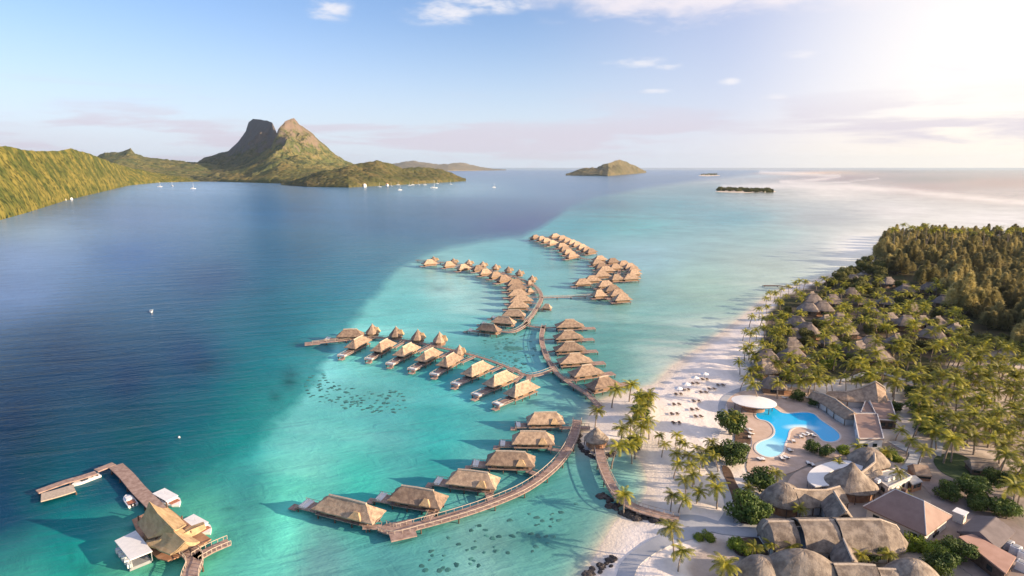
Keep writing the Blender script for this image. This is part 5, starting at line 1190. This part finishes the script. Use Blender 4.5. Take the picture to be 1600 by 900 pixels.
rank([(1412,351),(1424,355),(1437,356),(1447,352),(1463,357),(1475,357),(1490,360),(1501,361),(1514,358),(1522,364),(1538,358),(1546,364),(1562,356),(1575,362),(1580,357),(1595,358),(1456,360),(1397,358)], 'palm silhouetted on the far forest skyline, {} from left', 'palms on the far skyline', lambda: u(.95,1.1), vv=(6,7))

def make_tree(seed, name, leafm, rad=5.0, h=8.0, nleaf=2600, ls=.34, flat=.7, lobes=9, droop=0.0, trunk=True):
    rr = random.Random(seed); g = np.random.RandomState(seed); root = empty(name, (0,0,0)); mb = MB()
    ch = h-rad*flat
    mb.tube([(0,0,-.3),(.1,.05,h*.25),(.0,.15,h*.5),(.1,0,h*.72)], [.34,.26,.2,.1], 7)
    cen = [(0,0,ch,rad*.62)]
    for i in range(lobes):
        a = 2.4*i+rr.uniform(-.3,.3); r_ = rad*rr.uniform(.38,.66); c = (r_*math.cos(a), r_*math.sin(a), ch+rad*flat*rr.uniform(-.45,.5), rad*rr.uniform(.28,.46)); cen.append(c)
        mb.tube([(0,.1,h*.35),(c[0]*.5,c[1]*.5,(h*.35+c[2])*.55),(c[0]*.85,c[1]*.85,c[2])], [.13,.08,.03], 5)
    mb.build('trunk', M['bark'], root)
    wts = np.array([c[3]**2 for c in cen]); wts /= wts.sum(); V = []; F = []
    for i in range(nleaf):
        c = cen[g.choice(len(cen), p=wts)]; d = g.normal(size=3); d /= np.linalg.norm(d); r_ = c[3]*(1-.35*g.rand()**1.5)*(1+.12*g.normal())
        p = np.array([c[0]+d[0]*r_, c[1]+d[1]*r_, c[2]+d[2]*r_*flat*1.1])
        nrm = d+g.normal(size=3)*.55; nrm /= np.linalg.norm(nrm); t = np.cross(nrm, g.normal(size=3)); t /= np.linalg.norm(t); b2 = np.cross(nrm, t); s = ls*g.uniform(.6,1.3)
        if droop: t = t*.45+np.array([0,0,-droop]); t /= np.linalg.norm(t)
        k = len(V); wd, ln = (.16, 1.9) if droop else (.45, .9); V += [tuple(p-t*s*ln), tuple(p+b2*s*wd), tuple(p+t*s*ln), tuple(p-b2*s*wd)]; F.append((k,k+1,k+2,k+3))
    mb = MB(); mb.v = V; mb.f = F; mb.build('crown', leafm, root)
    return root
BT = [make_tree(20+i, 'broadleaf_tree', M['leaf_dark'], 4.6, 6.6, 2600, .42) for i in range(3)]
BL = [make_tree(30+i, 'lime_shrub', M['leaf_lime'], 2.6, 3.0, 1300, .3, .75, 6) for i in range(2)]
OT = [make_tree(40+i, 'olive_tree', M['leaf_olive'], 4.4, 8.0, 2200, .48, .9, 8) for i in range(3)]
def make_feathery(seed):
    rr = random.Random(seed); g = np.random.RandomState(seed); root = empty('casuarina_tree', (0,0,0)); mb = MB()
    mb.tube([(0,0,-.3),(.1,0,5),(0,.1,10),(0,0,14)], [.4,.3,.2,.08], 7); sp = [(0,0,3.,17.5,2.6)]
    for i in range(11):
        a = 2.4*i+rr.uniform(-.4,.4); r_ = rr.uniform(1.8,5.0); h0 = rr.uniform(1.0,5.0); h1 = 16.5-r_*1.3+rr.uniform(-2.5,1.5); sp.append((r_*math.cos(a), r_*math.sin(a), h0, h1, rr.uniform(1.5,2.4)))
        mb.tube([(0,0,h0*.5+1),(r_*.6*math.cos(a),r_*.6*math.sin(a),h0+2),(r_*math.cos(a),r_*math.sin(a),h1*.85)], [.16,.1,.03], 5)
    mb.build('trunk', M['bark'], root); V = []; F = []
    w = np.array([(q[3]-q[2])*q[4] for q in sp]); w /= w.sum()
    for i in range(9500):
        q = sp[g.choice(len(sp), p=w)]; t = g.rand()**.9; rad = q[4]*(1-t)**.6*(.35+.65*t**.3)*(.55+.5*g.rand()); a = g.uniform(0, 6.283); z = q[2]+(q[3]-q[2])*t
        o = np.array([math.cos(a), math.sin(a), 0]); p = np.array([q[0], q[1], z])+o*rad; d = o*g.uniform(.3,1.1)+np.array([0,0,g.uniform(.3,1.2)])+g.normal(size=3)*.3; d /= np.linalg.norm(d)
        b2 = np.cross(d, g.normal(size=3)); b2 /= np.linalg.norm(b2); L_ = g.uniform(.5,1.15); k = len(V); V += [tuple(p-d*L_*.4), tuple(p+b2*.11), tuple(p+d*L_), tuple(p-b2*.11)]; F.append((k,k+1,k+2,k+3))
    mb = MB(); mb.v = V; mb.f = F; mb.build('crown', M['leaf_pine'], root); return root
CT = [make_feathery(50+i) for i in range(5)]
def tree(protos, i, px, py, s, label, cat, group, z=4.0):
    c = G(px, py, z*s); return inst(protos[i % len(protos)], (c.x, c.y, max(0, zl(c))), u(0,6.28), (s, s, s*u(.9,1.1)), label, cat, group)
named = [(1143,664,1.15,'round dark tree with a palm growing through, left of pool'),(1120,708,.75,'bushy tree at the left of the planted bank below pool'),(1146,713,1.0,'spreading dark tree on the bank below the pool'),(1188,752,1.0,'dark bushy tree beside the domed lodge terrace'),
 (1165,797,1.0,'dark rounded tree left of triple barrel roof'),(1182,806,.8,'dark tree touching the triple barrel roof'),(1268,703,.55,'pale leaved tree between pool and white canopy, left one'),(1290,709,.55,'pale leaved tree between pool and white canopy, right one'),(1245,622,.6,'small dark tree on the terrace above the pool'),
 (1272,632,.5,'low dark tree at pool top edge'),(1300,632,.5,'dark tree in front of winding thatch roof'),(1366,862,.75,'round green tree right of bottom gallery roof'),(1232,585,.75,'dark garden tree above white oval bar'),(1215,604,.6,'low dark tree right of the beach palms'),(1440,640,1.0,'dark tree right of the brown roofed blocks'),
 (1430,615,.9,'dark tree above the brown roofed blocks'),(1452,668,1.0,'dark dense tree by the pale straight footpath'),(1516,765,.9,'dark tree beside the lawn lower edge'),(1560,752,.8,'tree between the two right edge sheds'),(1482,772,.7,'dark tree behind the service yard'),(1400,640,.5,'small tree at corner of darker roof block'),
 (1500,862,.8,'dark tree at the bottom below the long shed'),(1470,885,.8,'dark tree right of the bottom dome'),(1302,790,.4,'small green tree in the gap by the gallery'),(1270,845,.5,'low shrub tree below triple barrel roof'),(1000,648,.8,'dense dark tree on the spit among palms'),(1005,628,.9,'dense dark tree at the spit back edge'),(990,690,.7,'dense green tree right of the point hut'),(1530,790,.7,'tree behind the dark grey shed'),(1575,800,.8,'tree at the right edge above the tanks')]
for i, (x, y, s, l) in enumerate(named): tree(BT, i, x, y, s, l, 'tree', 'leafy trees around the resort')
for i, (x, y, s, l) in enumerate([(1420,853,1.0,'left end of the bright hedge'),(1436,853,1.1,'second of the bright hedge'),(1452,857,1.1,'third of the bright hedge'),(1468,862,1.0,'fourth of the bright hedge'),(1484,870,1.0,'right end of the bright hedge'),(1402,858,.9,'left of the bright hedge by hip end'),
     (1292,570,1.5,'round one under palms above the pool path'),(1322,553,1.4,'left of the bright grove thicket'),(1336,560,1.5,'middle of the bright grove thicket'),(1352,563,1.4,'right of the bright grove thicket'),(1308,548,1.2,'small one at the thicket left'),(1150,852,.9,'left on the planted bed by footpath'),(1165,860,1.0,'middle of planted bed by footpath'),
     (1215,852,.8,'below the triple barrel roof left'),(1108,842,.7,'on the sand island between footpaths'),(1092,843,.6,'left one on the sand island between footpaths'),(1210,790,.6,'in the courtyard by the domed lodge'),(1318,705,.9,'right of the pale leaved trees'),(1390,712,.9,'beside the path behind brown block'),(1402,720,.8,'lower one beside path behind brown block'),(1285,624,.8,'at pool terrace corner')]):
    tree(BL, i, x, y, s, 'bright green shrub, '+l, 'shrub', 'bright green shrubs', 2.0)
gp = sample([(1480,515),(1560,530),(1640,540),(1640,610),(1500,585)], 34, 4.5, .8, 31, taken=TK)
rank(gp, 'palm between the far forest and the right grove, {} from left', 'palms below the far forest', None)
gt = sample([(1490,520),(1640,535),(1640,625),(1510,600)], 22, 6.0, .9, 33, 5.0, (.7,1.1), taken=list(TK)); gt.sort()
for i, (x, y, s) in enumerate(gt): tree(OT, i, x, y, s, f'olive tree at foot of the far forest, {nth(i+1)} from left', 'tree', 'olive trees below the far forest', 6.0)
et = sample([(1285,434),(1368,396),(1392,425),(1385,445),(1320,455)], 24, 7.0, .9, 35, 5.0, (.8,1.4), taken=[]); et.sort()
for i, (x, y, s) in enumerate(et): tree(OT, i, x, y, s, f'olive tree by the water at the far beach end, {nth(i+1)} from left', 'tree', 'olive trees at the far beach end', 6.0)
ol = sample([(1210,475),(1300,435),(1370,425),(1480,470),(1560,560),(1620,600),(1560,620),(1480,600),(1400,580),(1300,560),(1210,590)], 42, 6.0, .95, 21, 7.0, (.6,1.05), taken=list(TK))
ol.sort()
for i, (x, y, s) in enumerate(ol): tree(OT, i, x, y, s, f'olive green tree filling the grove, {nth(i+1)} from left', 'tree', 'olive green trees in the grove', 7.0)
fo = []
rr = random.Random(99); tries = 0
fp = np.array([(1372,392),(1382,372),(1600,366.5),(1760,366.5),(1760,590),(1620,575),(1548,562),(1500,500),(1440,455),(1395,438),(1372,425),(1368,405)], float)
FW = np.array([G(*p)[:2] for p in fp])
cx0, cy0 = FW.min(0); cx1, cy1 = FW.max(0)
while len(fo) < 295 and tries < 90000:
    tries += 1; x, y = rr.uniform(cx0,cx1), rr.uniform(cy0,cy1)
    if sdist(np.array([x]), np.array([y]), FW)[0] < 2: continue
    if any((x-a)**2+(y-b)**2 < 7.0**2 for a, b, s in fo): continue
    if any((x-a)**2+(y-b)**2 < (r+1)**2 for a, b, r in FOOT): continue
    fo.append((x, y, rr.uniform(.8,1.15)))
fo.sort(key=lambda q: q[1])
for i, (x, y, s) in enumerate(fo):
    qx, qy = topx(x, y); row = i//24+1; edge = y > 520
    pr = OT if (i*7) % 10 < 2 and False else CT
    kk_ = rr.uniform(.7,1.25); inst(CT[i%5], (x, y, 1.0), rr.uniform(0,6), (s*1.6*kk_**.5, s*1.6*kk_**.5, s*(.84 if y > 560 else kk_)), '', 'tree', 'feathery trees of the far forest')
rows = {}
for o in [o for o in bpy.data.objects if o.name.startswith('casuarina_tree')]:
    rows.setdefault(int(o.location.y//60), []).append(o)
for ri, kk in enumerate(sorted(rows)):
    for i, o in enumerate(sorted(rows[kk], key=lambda o: topx(*o.location)[0])): o['label'] = f'feathery brown green forest tree, {nth(i+1)} from left in the {nth(ri+1)} nearest row'
# past three hundred palms the farthest ones become one mass
PREC.sort(key=lambda q: q[0].location.y); far_ = PREC[300:]; keep = PREC[:300]
protos_used = {id(q[0]) for q in keep}; V, F, MI = [], [], []
for o, f_, px_, v_ in far_:
    mw = Matrix.LocRotScale(o.location, o.rotation_euler, o.scale); A = np.array(mw)
    for ch in list(o.children):
        if ch.name.startswith('coconuts'): continue
        me = ch.data; n = len(me.vertices); c_ = np.empty(n*3); me.vertices.foreach_get('co', c_); c_ = c_.reshape(-1, 3)@A[:3,:3].T+A[:3,3]; b_ = len(V); V += [tuple(p) for p in c_]
        F += [tuple(b_+k for k in p.vertices) for p in me.polygons]; MI += [0 if ch.name.startswith('crown') else 1]*len(me.polygons)
for o, f_, px_, v_ in far_:
    for ch in list(o.children): bpy.data.objects.remove(ch)
    bpy.data.objects.remove(o)
mb = MB(); mb.v = V; mb.f = F; fo_ = mb.build('palm_grove', M['leaf_palm']); fo_.data.materials.append(M['bark']); fo_.data.polygons.foreach_set('material_index', MI)
tag(fo_, 'mass of distant palms before and above the far forest', 'palm grove', None, 'stuff')
byf = {}
for o, f_, px_, v_ in keep:
    if f_: byf.setdefault(f_, []).append((px_, o))
for f_, l_ in byf.items():
    for i, (px_, o) in enumerate(sorted(l_, key=lambda q: q[0])): o['label'] = f_.format(nth(i+1))
# islet trees
IT = [make_tree(70+i, 'islet_tree', M['leaf_olive'], 5.5, 9.5, 1200, 1.0, .9, 6) for i in range(2)]
for i in range(60):
    t = (i+.5)/60; x = 1120+86*t; y = 297.5+t*3.0+random.uniform(-1.5,1.3); c = G(x, y)
    inst(IT[i%2], (c.x,c.y,.8), u(0,6), u(1.1,1.6), f'dark tree on the long wooded islet, {nth(i+1)} from left', 'tree', 'trees on the long islet')
for i in range(9):
    c = G(1095+26*(i+.5)/9, 273.6+random.uniform(-.3,.3)); inst(IT[i%2], (c.x,c.y,.8), u(0,6), u(1.9,2.6), f'tree on the tiny islet near the horizon, {nth(i+1)} from left', 'tree', 'trees on the tiny islet')
ls_ = {}
for o in S.objects:
    if o.parent is None and o.get('label'): ls_.setdefault(o['label'], []).append(o.name)
print('DUP LABELS', [(k, len(v)) for k, v in ls_.items() if len(v) > 1][:20])
print('TOP', sum(1 for o in S.objects if o.parent is None), 'ALL', len(S.objects))
